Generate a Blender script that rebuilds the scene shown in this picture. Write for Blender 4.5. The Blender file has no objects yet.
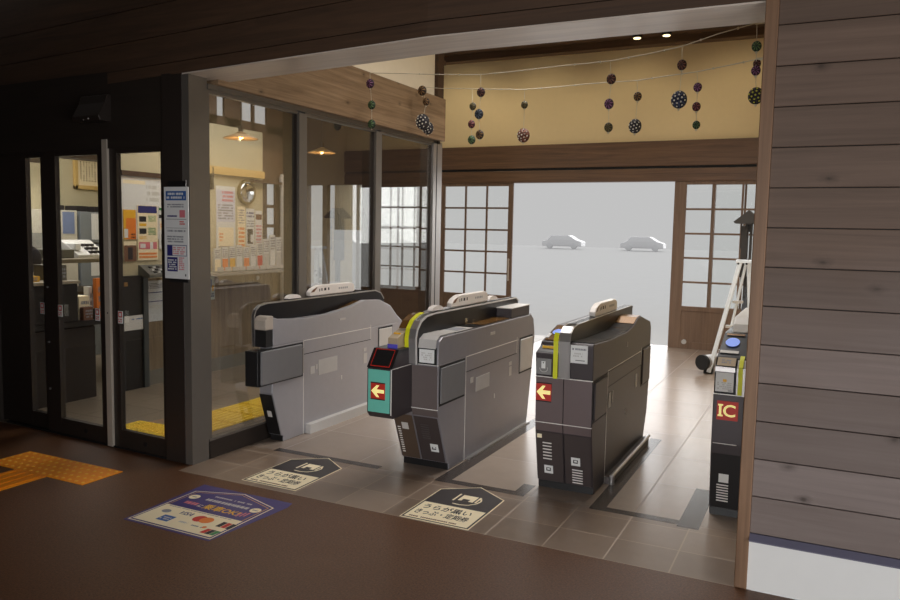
import bpy, bmesh, math, random
from mathutils import Vector
random.seed(7)
SC = bpy.context.scene
COL = SC.collection
PI = math.pi

# ------------------------------------------------------------------ materials
MATS = {}
def srgb(r, g, b):
    f = lambda c: (c/255/12.92) if c/255 <= .04045 else ((c/255+.055)/1.055)**2.4
    return (f(r), f(g), f(b), 1)

class NT:
    def __init__(s, name):
        s.m = bpy.data.materials.new(name); s.m.use_nodes = True
        s.t = s.m.node_tree; s.t.nodes.clear()
        s.out = s.n('ShaderNodeOutputMaterial')
    def n(s, typ, **kw):
        x = s.t.nodes.new(typ)
        for k, v in kw.items(): setattr(x, k, v)
        return x
    def l(s, a, b): s.t.links.new(a, b)
    def val(s, sock, v):
        if hasattr(v, 'is_linked'): s.l(v, sock)
        else: sock.default_value = v
    def math(s, op, a, b=0.0, c=0.0):
        x = s.n('ShaderNodeMath', operation=op)
        s.val(x.inputs[0], a); s.val(x.inputs[1], b); s.val(x.inputs[2], c)
        return x.outputs[0]
    def mix(s, fac, a, b):
        x = s.n('ShaderNodeMix', data_type='RGBA')
        s.val(x.inputs[0], fac); s.val(x.inputs[6], a); s.val(x.inputs[7], b)
        return x.outputs[2]
    def ramp(s, fac, stops):
        x = s.n('ShaderNodeValToRGB'); s.l(fac, x.inputs[0])
        e = x.color_ramp.elements
        while len(e) < len(stops): e.new(.5)
        for el, (p, c) in zip(e, stops): el.position = p; el.color = c
        return x.outputs[0]
    def coord(s, scale=(1, 1, 1), kind='Object'):
        tc = s.n('ShaderNodeTexCoord'); mp = s.n('ShaderNodeMapping')
        mp.inputs[3].default_value = scale
        s.l(tc.outputs[kind], mp.inputs[0]); return mp.outputs[0]
    def noise(s, vec, scale=5, detail=4, rough=.55, dist=0):
        x = s.n('ShaderNodeTexNoise'); s.l(vec, x.inputs['Vector'])
        x.inputs['Scale'].default_value = scale; x.inputs['Detail'].default_value = detail
        x.inputs['Roughness'].default_value = rough; x.inputs['Distortion'].default_value = dist
        return x.outputs['Fac']
    def bsdf(s, color, rough=.5, metal=0.0, spec=.5, normal=None, emis=None, estr=0):
        b = s.n('ShaderNodeBsdfPrincipled')
        s.val(b.inputs['Base Color'], color); s.val(b.inputs['Roughness'], rough)
        s.val(b.inputs['Metallic'], metal); b.inputs['Specular IOR Level'].default_value = spec
        if normal is not None: s.l(normal, b.inputs['Normal'])
        if emis: b.inputs['Emission Color'].default_value = emis; b.inputs['Emission Strength'].default_value = estr
        s.l(b.outputs[0], s.out.inputs[0]); return b
    def bump(s, h, strength=.3, dist=.01):
        x = s.n('ShaderNodeBump'); x.inputs['Strength'].default_value = strength; x.inputs['Distance'].default_value = dist
        s.l(h, x.inputs['Height']); return x.outputs[0]

def plain(name, col, rough=.5, metal=0.0, var=.06, spec=.5, scale=14):
    if name in MATS: return MATS[name]
    t = NT(name); f = t.noise(t.coord(), scale, 3)
    c2 = tuple(min(1, c*(1+var)) for c in col[:3])+(1,); c1 = tuple(c*(1-var) for c in col[:3])+(1,)
    t.bsdf(t.mix(f, c1, c2), rough, metal, spec)
    MATS[name] = t.m; return t.m

def wood(name, c1, c2, axis='X', rough=.55, knots=False, streak=1.0, spec=.4, board=None, low_light=None):
    """grain runs along axis; board = (axis index, offset, pitch) varies tone from plank to plank"""
    t = NT(name)
    sc = {'X': (.55, 9, 13), 'Y': (9, .55, 13), 'Z': (13, 9, .55)}[axis]
    v = t.coord(sc)
    a = t.noise(v, 1.3*streak, 6, .6, 1.2); b = t.noise(v, 5*streak, 5, .7, .4)
    f = t.math('ADD', t.math('MULTIPLY', a, .7), t.math('MULTIPLY', b, .3))
    col = t.ramp(f, [(.28, c1), (.72, c2)])
    if low_light:  # blends in a second colour pair low down, as painted light
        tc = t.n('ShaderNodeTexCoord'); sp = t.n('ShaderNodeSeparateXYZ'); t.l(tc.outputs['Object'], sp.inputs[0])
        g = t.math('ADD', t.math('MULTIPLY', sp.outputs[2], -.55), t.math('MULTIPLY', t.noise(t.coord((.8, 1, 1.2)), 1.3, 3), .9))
        col = t.mix(t.ramp(t.math('ADD', g, .75), [(.25, (0, 0, 0, 1)), (.75, (1, 1, 1, 1))]), col, t.ramp(f, [(.28, low_light[0]), (.72, low_light[1])]))
    if board:
        ax, off, pit = board
        tc = t.n('ShaderNodeTexCoord'); sp = t.n('ShaderNodeSeparateXYZ'); t.l(tc.outputs['Object'], sp.inputs[0])
        k = t.math('FLOOR', t.math('DIVIDE', t.math('SUBTRACT', sp.outputs[ax], off), pit))
        wn = t.n('ShaderNodeTexWhiteNoise', noise_dimensions='1D'); t.l(k, wn.inputs['W'])
        dk = tuple(c*.72 for c in c1[:3])+(1,)
        col = t.mix(t.math('MULTIPLY', wn.outputs['Value'], .45), col, dk)
    if knots:
        tc = t.n('ShaderNodeTexCoord'); sp = t.n('ShaderNodeSeparateXYZ'); t.l(tc.outputs['Object'], sp.inputs[0])
        cb = t.n('ShaderNodeCombineXYZ'); t.l(t.math('MULTIPLY', sp.outputs[1 if axis == 'Y' else 0], 3.0), cb.inputs[0]); t.l(t.math('MULTIPLY', sp.outputs[2], 5.3), cb.inputs[1])
        vo = t.n('ShaderNodeTexVoronoi', voronoi_dimensions='2D'); t.l(cb.outputs[0], vo.inputs['Vector']); vo.inputs['Scale'].default_value = 1.0
        sc_ = t.n('ShaderNodeSeparateColor'); t.l(vo.outputs['Color'], sc_.inputs[0])
        d = t.math('ADD', vo.outputs['Distance'], t.math('MULTIPLY', t.noise(cb.outputs[0], 7, 3), .14))
        kf = t.math('MULTIPLY', t.ramp(d, [(.07, (.8, .8, .8, 1)), (.12, (.35, .35, .35, 1)), (.22, (0, 0, 0, 1))]), t.math('GREATER_THAN', sc_.outputs[0], .58))
        col = t.mix(kf, col, tuple(c*.33 for c in c1[:3])+(1,))
    t.bsdf(col, rough, 0, spec, t.bump(f, .12, .004))
    MATS[name] = t.m; return t.m

def glass(name, tint=(.95, .97, .97, 1), refl=1.0, rough=0.0):
    t = NT(name)
    tr = t.n('ShaderNodeBsdfTransparent'); tr.inputs[0].default_value = tint
    gl = t.n('ShaderNodeBsdfGlossy'); gl.inputs['Roughness'].default_value = rough
    fr = t.n('ShaderNodeFresnel'); fr.inputs[0].default_value = 1.5
    mx = t.n('ShaderNodeMixShader')
    t.l(t.math('MULTIPLY', fr.outputs[0], refl), mx.inputs[0])
    t.l(tr.outputs[0], mx.inputs[1]); t.l(gl.outputs[0], mx.inputs[2]); t.l(mx.outputs[0], t.out.inputs[0])
    MATS[name] = t.m; return t.m

def tiles(name, c1, c2, grout, x0, px, y0, py, w=.008, rough=.3, spec=.5, bumpy=.1, grain=0):
    t = NT(name)
    tc = t.n('ShaderNodeTexCoord'); sp = t.n('ShaderNodeSeparateXYZ'); t.l(tc.outputs['Object'], sp.inputs[0])
    def ax(o, off, p):
        q = t.math('DIVIDE', t.math('SUBTRACT', sp.outputs[o], off), p)
        fr = t.math('FRACT', q); fr = t.math('MINIMUM', fr, t.math('SUBTRACT', 1.0, fr))
        return t.math('FLOOR', q), t.math('MULTIPLY', fr, p)
    kx, dx = ax(0, x0, px); ky, dy = ax(1, y0, py)
    d = t.math('MINIMUM', dx, dy)
    line = t.math('LESS_THAN', d, w/2)
    cb = t.n('ShaderNodeCombineXYZ'); t.l(kx, cb.inputs[0]); t.l(ky, cb.inputs[1])
    wn = t.n('ShaderNodeTexWhiteNoise'); t.l(cb.outputs[0], wn.inputs['Vector'])
    n1 = t.noise(t.coord((1, 1, 1)), 7, 6, .65); n2 = t.noise(t.coord((3, 1, 1)), 40, 3)
    f = t.math('ADD', t.math('MULTIPLY', n1, .5), t.math('MULTIPLY', wn.outputs['Value'], .5))
    col = t.mix(line, t.mix(f, c1, c2), grout)
    if grain:
        g = t.noise(t.coord((1, 1, 1)), 95, 3, .8)
        col = t.mix(t.ramp(g, [(.40, (0, 0, 0, 1)), (.64, (1, 1, 1, 1))]), col, tuple(min(1, c*1.75) for c in c2[:3])+(1,))
        n2 = g
    r = t.math('ADD', rough-.05, t.math('ADD', t.math('MULTIPLY', n2, .1), t.math('MULTIPLY', line, .3)))
    h = t.math('SUBTRACT', t.math('MULTIPLY', t.math('ADD', n1, n2), .35), line)
    t.bsdf(col, r, 0, spec, t.bump(h, bumpy, .004))
    MATS[name] = t.m; return t.m

def emit(name, col, s):
    t = NT(name); t.bsdf(col, .5, emis=col, estr=s); MATS[name] = t.m; return t.m

BLACK = plain('black plastic', srgb(26, 25, 26), .35)
DARKMETAL = plain('dark bronze metal', srgb(54, 46, 41), .42, .3)
POSTMETAL = plain('grey brown metal', srgb(110, 104, 97), .4, .4)
GATE = plain('gate steel panel', srgb(148, 145, 150), .36, .5, .05)
GATEPALE = plain('pale gate steel panel', srgb(175, 173, 178), .36, .5, .05)
GATEDARK = plain('gate dark panel', srgb(66, 59, 61), .4, .3, .05)
GATEBLACK = plain('gate vent panel', srgb(66, 57, 56), .45)
SEAM = plain('bright seam', srgb(232, 228, 222), .4, .1)
GROOVE = plain('dark groove', srgb(18, 16, 16), .6)
DECK = plain('gloss deck', srgb(24, 23, 26), .3, .0, .1, .25)
BRONZE = plain('bronze deck', srgb(120, 84, 40), .25, .5)
SILVER = plain('satin silver', srgb(176, 172, 170), .3, .75)
PALE = plain('pale grey plastic', srgb(196, 192, 188), .4)
FLAP = plain('flap padding', srgb(112, 110, 111), .5)
YELLOW = plain('yellow tape', srgb(214, 214, 20), .5)
WHITE = plain('white paper', srgb(226, 226, 224), .6, 0, .02)
PAPER2 = plain('cream paper', srgb(248, 232, 196), .65, 0, .03)
INK = plain('dark ink', srgb(34, 30, 34), .6)
GREYINK = plain('grey ink', srgb(140, 140, 146), .6)
BLUEINK = plain('blue ink', srgb(46, 92, 160), .6)
NAVYINK = plain('navy ink', srgb(40, 40, 110), .6)
VIOLET = plain('violet vinyl', srgb(62, 48, 116), .45)
VIOLETLINE = plain('violet line', srgb(86, 76, 190), .5)
GOLD = plain('gold ink', srgb(236, 180, 40), .5)
RED = plain('red ink', srgb(206, 40, 24), .5)
ORANGE = plain('orange ink', srgb(236, 130, 40), .5)
GREEN = plain('green ink', srgb(60, 140, 80), .5)
PINK = plain('pink ink', srgb(214, 120, 130), .5)
TEAL = plain('teal panel', srgb(110, 196, 178), .4)
SIGNRED = emit('lit red panel', srgb(150, 30, 16), .35)
SIGNCREAM = emit('lit cream symbol', srgb(250, 232, 150), .45)
BADGE = emit('lit reader disc', srgb(120, 150, 235), .35)
SIGNBLACK = plain('sign brown vinyl', srgb(50, 42, 42), .45)
CREAMWALL = plain('cream plaster', srgb(232, 210, 166), .8, 0, .03, .2)
CREAMSIDE = plain('pale plaster', srgb(246, 236, 214), .8, 0, .03, .2)
OFFICEWALL = plain('office plaster', srgb(198, 188, 158), .8, 0, .03, .2)
WHITEWALL = plain('white footing', srgb(226, 225, 222), .7, 0, .02, .3)
NAVY = plain('navy flashing', srgb(96, 94, 112), .5)
RUBBER = plain('black rubber', srgb(24, 24, 24), .7)
ALU = plain('aluminium', srgb(206, 194, 178), .45, .3)
WHITEMETAL = plain('white enamel', srgb(228, 234, 238), .35)
CLEAR = glass('clear glass', (.985, .99, .985, 1), .5)
DOORGLASS = glass('door glass', (.95, .95, .94, 1), .3)
GRIMEGLASS = glass('tinted partition glass', (.955, .95, .935, 1), .38)
W_DARK = wood('dark stained beam', srgb(58, 44, 34), srgb(92, 68, 50), 'X', .55)
BLACKWOOD = wood('black stained header', srgb(38, 31, 26), srgb(50, 41, 34), 'X', .6)
W_CEIL = wood('dark ceiling boards', srgb(70, 52, 38), srgb(104, 78, 56), 'X', .6)
W_SOFFIT = wood('bare soffit board', srgb(190, 176, 164), srgb(230, 216, 202), 'X', .3, spec=.9)
W_SIDE = wood('pale side beam', srgb(98, 74, 52), srgb(164, 138, 108), 'Y', .5, True)
W_BACK = wood('brown lintel', srgb(76, 56, 42), srgb(126, 95, 70), 'X', .38)
W_PLANK = wood('planks with low light', srgb(92, 75, 63), srgb(126, 104, 90), 'X', .6, True, board=(2, .270, .1775), low_light=(srgb(116, 103, 98), srgb(140, 127, 122)))  # greyer, paler tone low down paints cool light on the lower planks
W_POST = wood('orange brown post', srgb(98, 72, 52), srgb(146, 112, 84), 'Z', .5)
W_DOOR = wood('door wood', srgb(102, 80, 64), srgb(138, 112, 92), 'Z', .5)
W_COUNTER = wood('counter boards', srgb(98, 82, 62), srgb(178, 158, 128), 'Z', .55, board=(1, 0, .23))
W_LIGHT = wood('light oak', srgb(200, 164, 96), srgb(226, 196, 130), 'Y', .5)
W_INNER = wood('dark inner wood', srgb(62, 46, 36), srgb(92, 70, 54), 'X', .5)
BROWNFLOOR = tiles('brown pavement', srgb(68, 43, 25), srgb(90, 59, 38), srgb(74, 48, 30), 0, 40, 0, 40, .001, .42, .3, .8, grain=1)
TILE_NEAR = tiles('stone tile strip', srgb(110, 92, 78), srgb(152, 131, 113), srgb(172, 152, 133), -.28, .3275, 3.73, .3, .008, .3, .8, .12)
TILE_FAR = tiles('stone tile lanes', srgb(140, 124, 111), srgb(168, 152, 138), srgb(120, 104, 92), -.28, .655, 4.43, .66, .007, .24, .9, .1)
TILE_IN = tiles('grey inner tile', srgb(118, 106, 92), srgb(144, 130, 112), srgb(100, 92, 80), -.28, .45, 4, .45, .007, .35, .6, .1)
INLAY = plain('dark inlay strip', srgb(70, 62, 58), .25)
PAVE = plain('pale forecourt', srgb(180, 180, 180), .9, 0, .04, .2, 2)
FACADE = plain('pale facade', srgb(246, 246, 246), .9, 0, .01, .1, 2)
FACADE2 = plain('grey facade trim', srgb(236, 236, 238), .9, 0, .02, .1, 2)
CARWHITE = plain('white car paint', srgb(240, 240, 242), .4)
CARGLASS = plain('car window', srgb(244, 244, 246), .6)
FAB = plain('dark fabric', srgb(40, 36, 38), .9)

# tactile paving with raised dots is modelled; base colour has worn patches
def tactile(name, c1, c2):
    t = NT(name); f = t.noise(t.coord(), 9, 5, .7)
    t.bsdf(t.mix(f, c1, c2), .6, 0, .3); MATS[name] = t.m; return t.m
TACT = tactile('worn yellow tactile', srgb(240, 128, 0), srgb(255, 166, 8))
TACT_DOT = plain('worn tactile dot', srgb(255, 178, 46), .6)
TACT2 = tactile('clean yellow tactile', srgb(214, 170, 20), srgb(236, 196, 44))

# ------------------------------------------------------------------ mesh builder
_txt = {}
def text_geo(body):
    if body in _txt: return _txt[body]
    c = bpy.data.curves.new('t', 'FONT'); c.body = body; c.resolution_u = 3; c.offset = .017
    o = bpy.data.objects.new('t', c); COL.objects.link(o)
    dg = bpy.context.evaluated_depsgraph_get()
    m = o.evaluated_get(dg).to_mesh()
    vs = [(v.co.x, v.co.y) for v in m.vertices]; fs = [tuple(p.vertices) for p in m.polygons]
    o.evaluated_get(dg).to_mesh_clear()
    bpy.data.objects.remove(o); bpy.data.curves.remove(c)
    x0 = min(v[0] for v in vs); x1 = max(v[0] for v in vs); y0 = min(v[1] for v in vs); y1 = max(v[1] for v in vs)
    vs = [((v[0]-x0)/(x1-x0), (v[1]-y0)/(y1-y0)) for v in vs]
    _txt[body] = (vs, fs); return _txt[body]

class MB:
    def __init__(s, *mats): s.v = []; s.f = []; s.fm = []; s.sm = []; s.mats = list(mats); s.tf = None
    def mi(s, m):
        if m is None: return 0
        if m not in s.mats: s.mats.append(m)
        return s.mats.index(m)
    def add(s, vs, fs, m=None, smooth=False):
        b = len(s.v); k = s.mi(m)
        s.v += [Vector(v) for v in vs]
        for f in fs: s.f.append(tuple(b+i for i in f)); s.fm.append(k); s.sm.append(smooth)
        return s
    def box(s, x0, x1, y0, y1, z0, z1, m=None):
        vs = [(x, y, z) for z in (z0, z1) for y in (y0, y1) for x in (x0, x1)]
        return s.add(vs, [(0, 2, 3, 1), (4, 5, 7, 6), (0, 1, 5, 4), (2, 6, 7, 3), (0, 4, 6, 2), (1, 3, 7, 5)], m)
    def prism(s, poly, axis, a, b, m=None):
        """poly in the two remaining axes (x:(y,z) y:(x,z) z:(x,y)), extruded from a to b"""
        mk = {'x': lambda p, t: (t, p[0], p[1]), 'y': lambda p, t: (p[0], t, p[1]), 'z': lambda p, t: (p[0], p[1], t)}[axis]
        n = len(poly); vs = [mk(p, a) for p in poly]+[mk(p, b) for p in poly]
        fs = [tuple(range(n))[::-1], tuple(range(n, 2*n))]+[(i, (i+1) % n, n+(i+1) % n, n+i) for i in range(n)]
        return s.add(vs, fs, m)
    def strip(s, line, axis, a, b, th, m=None):
        """thin plate following an open polyline, thickness th to the left side of the line"""
        n = len(line); out = []
        for i, p in enumerate(line):
            q0 = line[max(i-1, 0)]; q1 = line[min(i+1, n-1)]
            d = Vector((q1[0]-q0[0], q1[1]-q0[1])).normalized(); out.append((p[0]-d.y*th, p[1]+d.x*th))
        return s.prism(list(line)+out[::-1], axis, a, b, m)
    def cyl(s, p0, p1, r, m=None, seg=12, r1=None, smooth=True):
        p0 = Vector(p0); p1 = Vector(p1); d = (p1-p0).normalized(); r1 = r if r1 is None else r1
        u = d.orthogonal().normalized(); w = d.cross(u)
        vs = []
        for p, rr in ((p0, r), (p1, r1)):
            for i in range(seg):
                a = 2*PI*i/seg; vs.append(p+(u*math.cos(a)+w*math.sin(a))*rr)
        s.add(vs, [(i, (i+1) % seg, seg+(i+1) % seg, seg+i) for i in range(seg)], m, smooth)
        return s.add(vs, [tuple(range(seg))[::-1], tuple(range(seg, 2*seg))], m)
    def lathe(s, prof, c, m=None, seg=20):
        """prof: list of (r,z) about a vertical axis at c"""
        vs = []; n = len(prof)
        for r, z in prof:
            for i in range(seg):
                a = 2*PI*i/seg; vs.append((c[0]+r*math.cos(a), c[1]+r*math.sin(a), c[2]+z))
        fs = [(k*seg+i, k*seg+(i+1) % seg, (k+1)*seg+(i+1) % seg, (k+1)*seg+i) for k in range(n-1) for i in range(seg)]
        return s.add(vs, fs, m, True)
    def ball(s, c, r, m=None, sq=(1, 1, 1), seg=16, rings=10):
        vs = []; fs = []
        for k in range(rings+1):
            th = PI*k/rings
            for i in range(seg):
                a = 2*PI*i/seg
                vs.append((c[0]+r*sq[0]*math.sin(th)*math.cos(a), c[1]+r*sq[1]*math.sin(th)*math.sin(a), c[2]+r*sq[2]*math.cos(th)))
        for k in range(rings):
            for i in range(seg): fs.append((k*seg+i, k*seg+(i+1) % seg, (k+1)*seg+(i+1) % seg, (k+1)*seg+i))
        return s.add(vs, fs, m, True)
    def quad(s, o, u, v, m=None):
        o, u, v = Vector(o), Vector(u), Vector(v)
        return s.add([o, o+u, o+u+v, o+v], [(0, 1, 2, 3)], m)
    def text(s, body, o, u, v, m=None):
        """text fitted to the parallelogram o, u (right), v (up)"""
        vs, fs = text_geo(body); o, u, v = Vector(o), Vector(u), Vector(v)
        return s.add([o+u*a+v*b for a, b in vs], fs, m)
    def marks(s, o, u, v, m=None, rows=1, seed=1, dens=14):
        """rows of illegible printed marks"""
        o, u, v = Vector(o), Vector(u), Vector(v); r = random.Random(seed)
        for k in range(rows):
            x = 0; y0 = 1-(k+.85)/rows; h = .6/rows
            while x < .97:
                w = min(r.uniform(.5, 1.2)/dens, .99-x)
                if r.random() > .12: s.quad(o+u*x+v*y0, u*w*.8, v*h, m)
                x += w
        return s
    def build(s, name, parent=None, origin=None, bevel=0, seg=2):
        org = Vector(origin) if origin is not None else Vector((0, 0, 0))
        me = bpy.data.meshes.new(name)
        vs = [s.tf(v) if s.tf else v for v in s.v]
        me.from_pydata([Vector(v)-org for v in vs], [], s.f)
        for m in s.mats: me.materials.append(m)
        for p, k, q in zip(me.polygons, s.fm, s.sm): p.material_index = k; p.use_smooth = q
        bm = bmesh.new(); bm.from_mesh(me)
        bmesh.ops.recalc_face_normals(bm, faces=[f for f in bm.faces if all(not e.is_boundary for e in f.edges)])
        bm.to_mesh(me); bm.free()
        o = bpy.data.objects.new(name, me); COL.objects.link(o)
        if parent is not None: o.parent = parent
        elif origin is not None: o.location = org
        if bevel:
            md = o.modifiers.new('bevel', 'BEVEL'); md.width = bevel; md.segments = seg; md.limit_method = 'ANGLE'; md.angle_limit = .6
        return o

def tag(o, label, cat, group=None):
    o['label'] = label; o['category'] = cat
    if group: o['group'] = group
    return o
def struct(o, label=None):
    o['kind'] = 'structure'
    return o
def thing(name, loc, label, cat, group=None):
    o = bpy.data.objects.new(name, None); COL.objects.link(o); o.location = loc
    o.empty_display_size = .1
    return tag(o, label, cat, group)

# ------------------------------------------------------------------ setting: floors
struct(MB(BROWNFLOOR).box(-9.2, 4.2, -6, 3.73, -.1, 0).box(-9.2, -3.845, 3.73, 3.95, -.1, 0).build('floor'))
struct(MB(TILE_NEAR).box(-3.845, -.25, 3.73, 4.43, -.1, 0).build('floor'))
struct(MB(TILE_FAR).box(-3.845, 0, 4.43, 11.6, -.1, 0).build('floor'))
struct(MB(TILE_IN).box(-9.2, -3.845, 3.95, 11.6, -.1, 0).build('floor'))
# dark inlay frames in the lanes
inl = MB(INLAY)
for x0, x1, y0, y1 in [(-1.20, -.68, 4.40, 4.47), (-1.20, -1.11, 4.47, 6.2), (-.68, -.56, 4.37, 5.1),
                       (-2.15, -1.62, 4.40, 4.47), (-2.25, -2.15, 4.40, 6.3), (-1.70, -1.62, 4.47, 4.63),
                       (-3.60, -2.70, 4.42, 4.49)]:
    inl.box(x0, x1, y0, y1, 0, .0008)
struct(inl.build('trim_1'))
# ------------------------------------------------------------------ setting: wall right of the passage (plank wall)
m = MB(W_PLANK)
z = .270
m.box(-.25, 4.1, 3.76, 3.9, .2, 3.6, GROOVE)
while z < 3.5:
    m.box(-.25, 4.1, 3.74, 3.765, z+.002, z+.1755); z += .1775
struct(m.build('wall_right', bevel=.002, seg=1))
m = MB(WHITEWALL); m.box(-.25, 4.1, 3.738, 3.9, 0, .237)
struct(m.build('baseboard_right'))
m = MB(NAVY)
m.prism([(3.715, .237), (3.715, .243), (3.742, .268), (3.76, .268), (3.76, .237)], 'x', -.25, 4.1)
struct(m.build('trim_2'))
struct(MB(W_POST).box(-.306, -.25, 3.728, 3.9, 0, 2.72).build('trim_3', bevel=.004))
# hall right wall (beyond the opening) and the front room's hidden shell
struct(MB(CREAMWALL).box(-.02, .1, 3.9, 11.7, 0, 4.4).build('wall_east'))
struct(MB(W_INNER).box(-9.3, -9.2, -6, 7.4, 0, 3.7).build('wall_left'))
struct(MB(W_INNER).box(-9.3, 4.2, -6.1, -6, 0, 3.7).build('wall_rear'))
m = MB(W_CEIL); m.box(-9.3, 4.2, -6, 3.75, 3.6, 3.7)
struct(m.build('ceiling'))
# ------------------------------------------------------------------ front beam
def skew(v):
    d = max(0, -2-v.x); return Vector((v.x, v.y+.06*d, v.z-.02*d))
m = MB(W_DARK)
xs = [-9.2, -5.5, -3.9, -2, -.25]
for a, b in zip(xs[:-1], xs[1:]):
    for z0, z1 in [(2.69, 2.765), (2.77, 2.95), (2.955, 3.16), (3.165, 3.6)]: m.box(a, b, 3.74, 3.80, z0, z1)
    m.box(a, b, 3.765, 4.06, 2.70, 3.6)
m.tf = skew; struct(m.build('wall_front'))
m = MB(W_SOFFIT)
for a, b in zip(xs[2:-1], xs[3:]): m.box(a, b, 3.745, 4.09, 2.682, 2.70)
m.tf = skew; struct(m.build('trim_4'))
# upper wall of the hall on its front side, hidden from the camera
struct(MB(CREAMWALL).box(-9.2, 0, 4.07, 4.12, 2.72, 4.4).build('wall_inner'))
# ------------------------------------------------------------------ hall ceiling with beams
m = MB(W_CEIL)
m.box(-9.2, .1, 3.8, 11.7, 4.40, 4.5)
for y in (5.2, 6.7, 8.2, 9.7, 11.2): m.box(-9.2, .1, y-.09, y+.09, 4.2 if y < 11 else 4.3, 4.41)
struct(m.build('ceiling'))
# ------------------------------------------------------------------ back wall
m = MB(CREAMWALL); m.box(-6.0, 0, 11.5, 11.65, 3.0, 4.45); struct(m.build('wall_back'))
m = MB(W_INNER); m.box(-9.2, -6.0, 11.5, 11.65, 2.42, 4.45)
m.box(-9.2, -8.6, 11.5, 11.65, 0, 2.42); m.box(-7.36, -7.12, 11.5, 11.65, 0, 2.42); m.box(-5.98, -5.84, 11.5, 11.65, 0, 2.42)
struct(m.build('wall_back_left'))
m = MB(W_BACK)
m.box(-5.9, 0, 11.42, 11.6, 2.64, 3.0); m.box(-5.9, 0, 11.46, 11.6, 2.60, 2.645, GROOVE); m.box(-5.9, 0, 11.43, 11.6, 2.42, 2.605)
struct(m.build('trim_5', bevel=.006))

def lattice(name, x0, x1, y, cols, rows, label, z0=0, z1=2.42, zs=.62, stile=.08, group=None, frame=W_DOOR, handle=None, extra=None):
    """wooden sliding door: lattice of panes above a boarded lower panel"""
    t = thing(name, ((x0+x1)/2, y, 0), label, 'door', group); o = t.location.copy()
    f = MB(frame)
    f.box(x0, x0+stile, y-.02, y+.02, z0, z1); f.box(x1-stile, x1, y-.02, y+.02, z0, z1)
    xa, xb = x0+stile, x1-stile
    f.box(xa, xb, y-.02, y+.02, z1-.05, z1); f.box(xa, xb, y-.02, y+.02, zs-.07, zs); f.box(xa, xb, y-.02, y+.02, z0, z0+.1)
    f.build('frame', t, o, .004)
    k = MB(frame); ia, ib, ja, jb = x0+stile, x1-stile, zs, z1-.05
    for i in range(1, cols): xx = ia+(ib-ia)*i/cols; k.box(xx-.014, xx+.014, y-.014, y+.014, ja, jb)
    for j in range(1, rows): zz = ja+(jb-ja)*j/rows; k.box(ia, ib, y-.012, y+.012, zz-.014, zz+.014)
    k.build('muntin_grid', t, o)
    MB(CLEAR).box(ia, ib, y+.001, y+.004, ja, jb).build('pane', t, o)
    p = MB(frame); p.box(x0+stile, x1-stile, y-.005, y+.005, z0+.1, zs-.07)
    w = (x1-x0-2*stile)/4
    for i in range(4): p.box(x0+stile+w*i+.003, x0+stile+w*(i+1)-.003, y-.009, y+.009, z0+.1, zs-.07)
    p.build('lower_panel', t, o)
    if handle is not None:
        hm = MB(ALU); hm.cyl((handle, y-.05, .86), (handle, y-.05, 1.22), .012)
        for hz in (.88, 1.2): hm.cyl((handle, y-.05, hz), (handle, y-.02, hz), .009)
        hm.build('handle', t, o)
    if extra: extra(t, o)
    return t
lattice('lattice_door', -5.82, -4.53, 11.47, 3, 5, 'brown wooden lattice sliding door left of the bright open doorway', handle=-4.57)
def bumper(t, o):
    MB(PALE).cyl((-1.80, 11.43, .1), (-1.80, 11.452, .1), .035).build('door_stop', t, o)
lattice('lattice_door', -2.03, -.55, 11.47, 3, 5, 'brown wooden lattice sliding door right of the bright open doorway', stile=.17, extra=bumper)
lattice('lattice_door', -1.52, -.22, 11.53, 3, 1, 'second lattice door leaf showing behind the right-hand lattice door', stile=.055)
lattice('lattice_door', -7.1, -6.0, 11.47, 4, 5, 'dark lattice door seen through the rear pane of the glass wall', zs=.68, frame=W_INNER)
# curtained end window beyond the waiting room
m = MB(W_INNER)
m.box(-8.6, -7.36, 11.5, 11.6, 0, .55); m.box(-8.24, -8.14, 11.5, 11.6, .55, 2.42); m.box(-8.6, -7.36, 11.5, 11.6, .5, .56)
struct(m.build('window_1'))
struct(MB(CLEAR).box(-8.6, -7.36, 11.54, 11.545, .56, 2.42).build('window_2'))
m = MB(CREAMSIDE)
for i in range(12):
    x = -8.10+i*.047; m.cyl((x, 11.72, 1.62), (x, 11.72, 2.45), .024, None, 8)
tag(m.build('slatted_blind', origin=None), 'cream hanging blind of vertical slats outside the end window', 'blind')
# ------------------------------------------------------------------ side beam, plaster and glass wall
struct(MB(W_SIDE).box(-3.97, -3.80, 4.09, 7.56, 2.61, 3.06).build('trim_6', bevel=.006))
struct(MB(POSTMETAL).box(-3.96, -3.835, 4.03, 7.5, 2.575, 2.61).build('trim_7'))
m = MB(CREAMSIDE); m.box(-3.98, -3.87, 4.1, 7.44, 3.06, 4.4); struct(m.build('wall_side'))
struct(MB(W_INNER).box(-3.99, -3.83, 7.42, 7.56, 3.06, 4.4).build('trim_8'))
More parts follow.
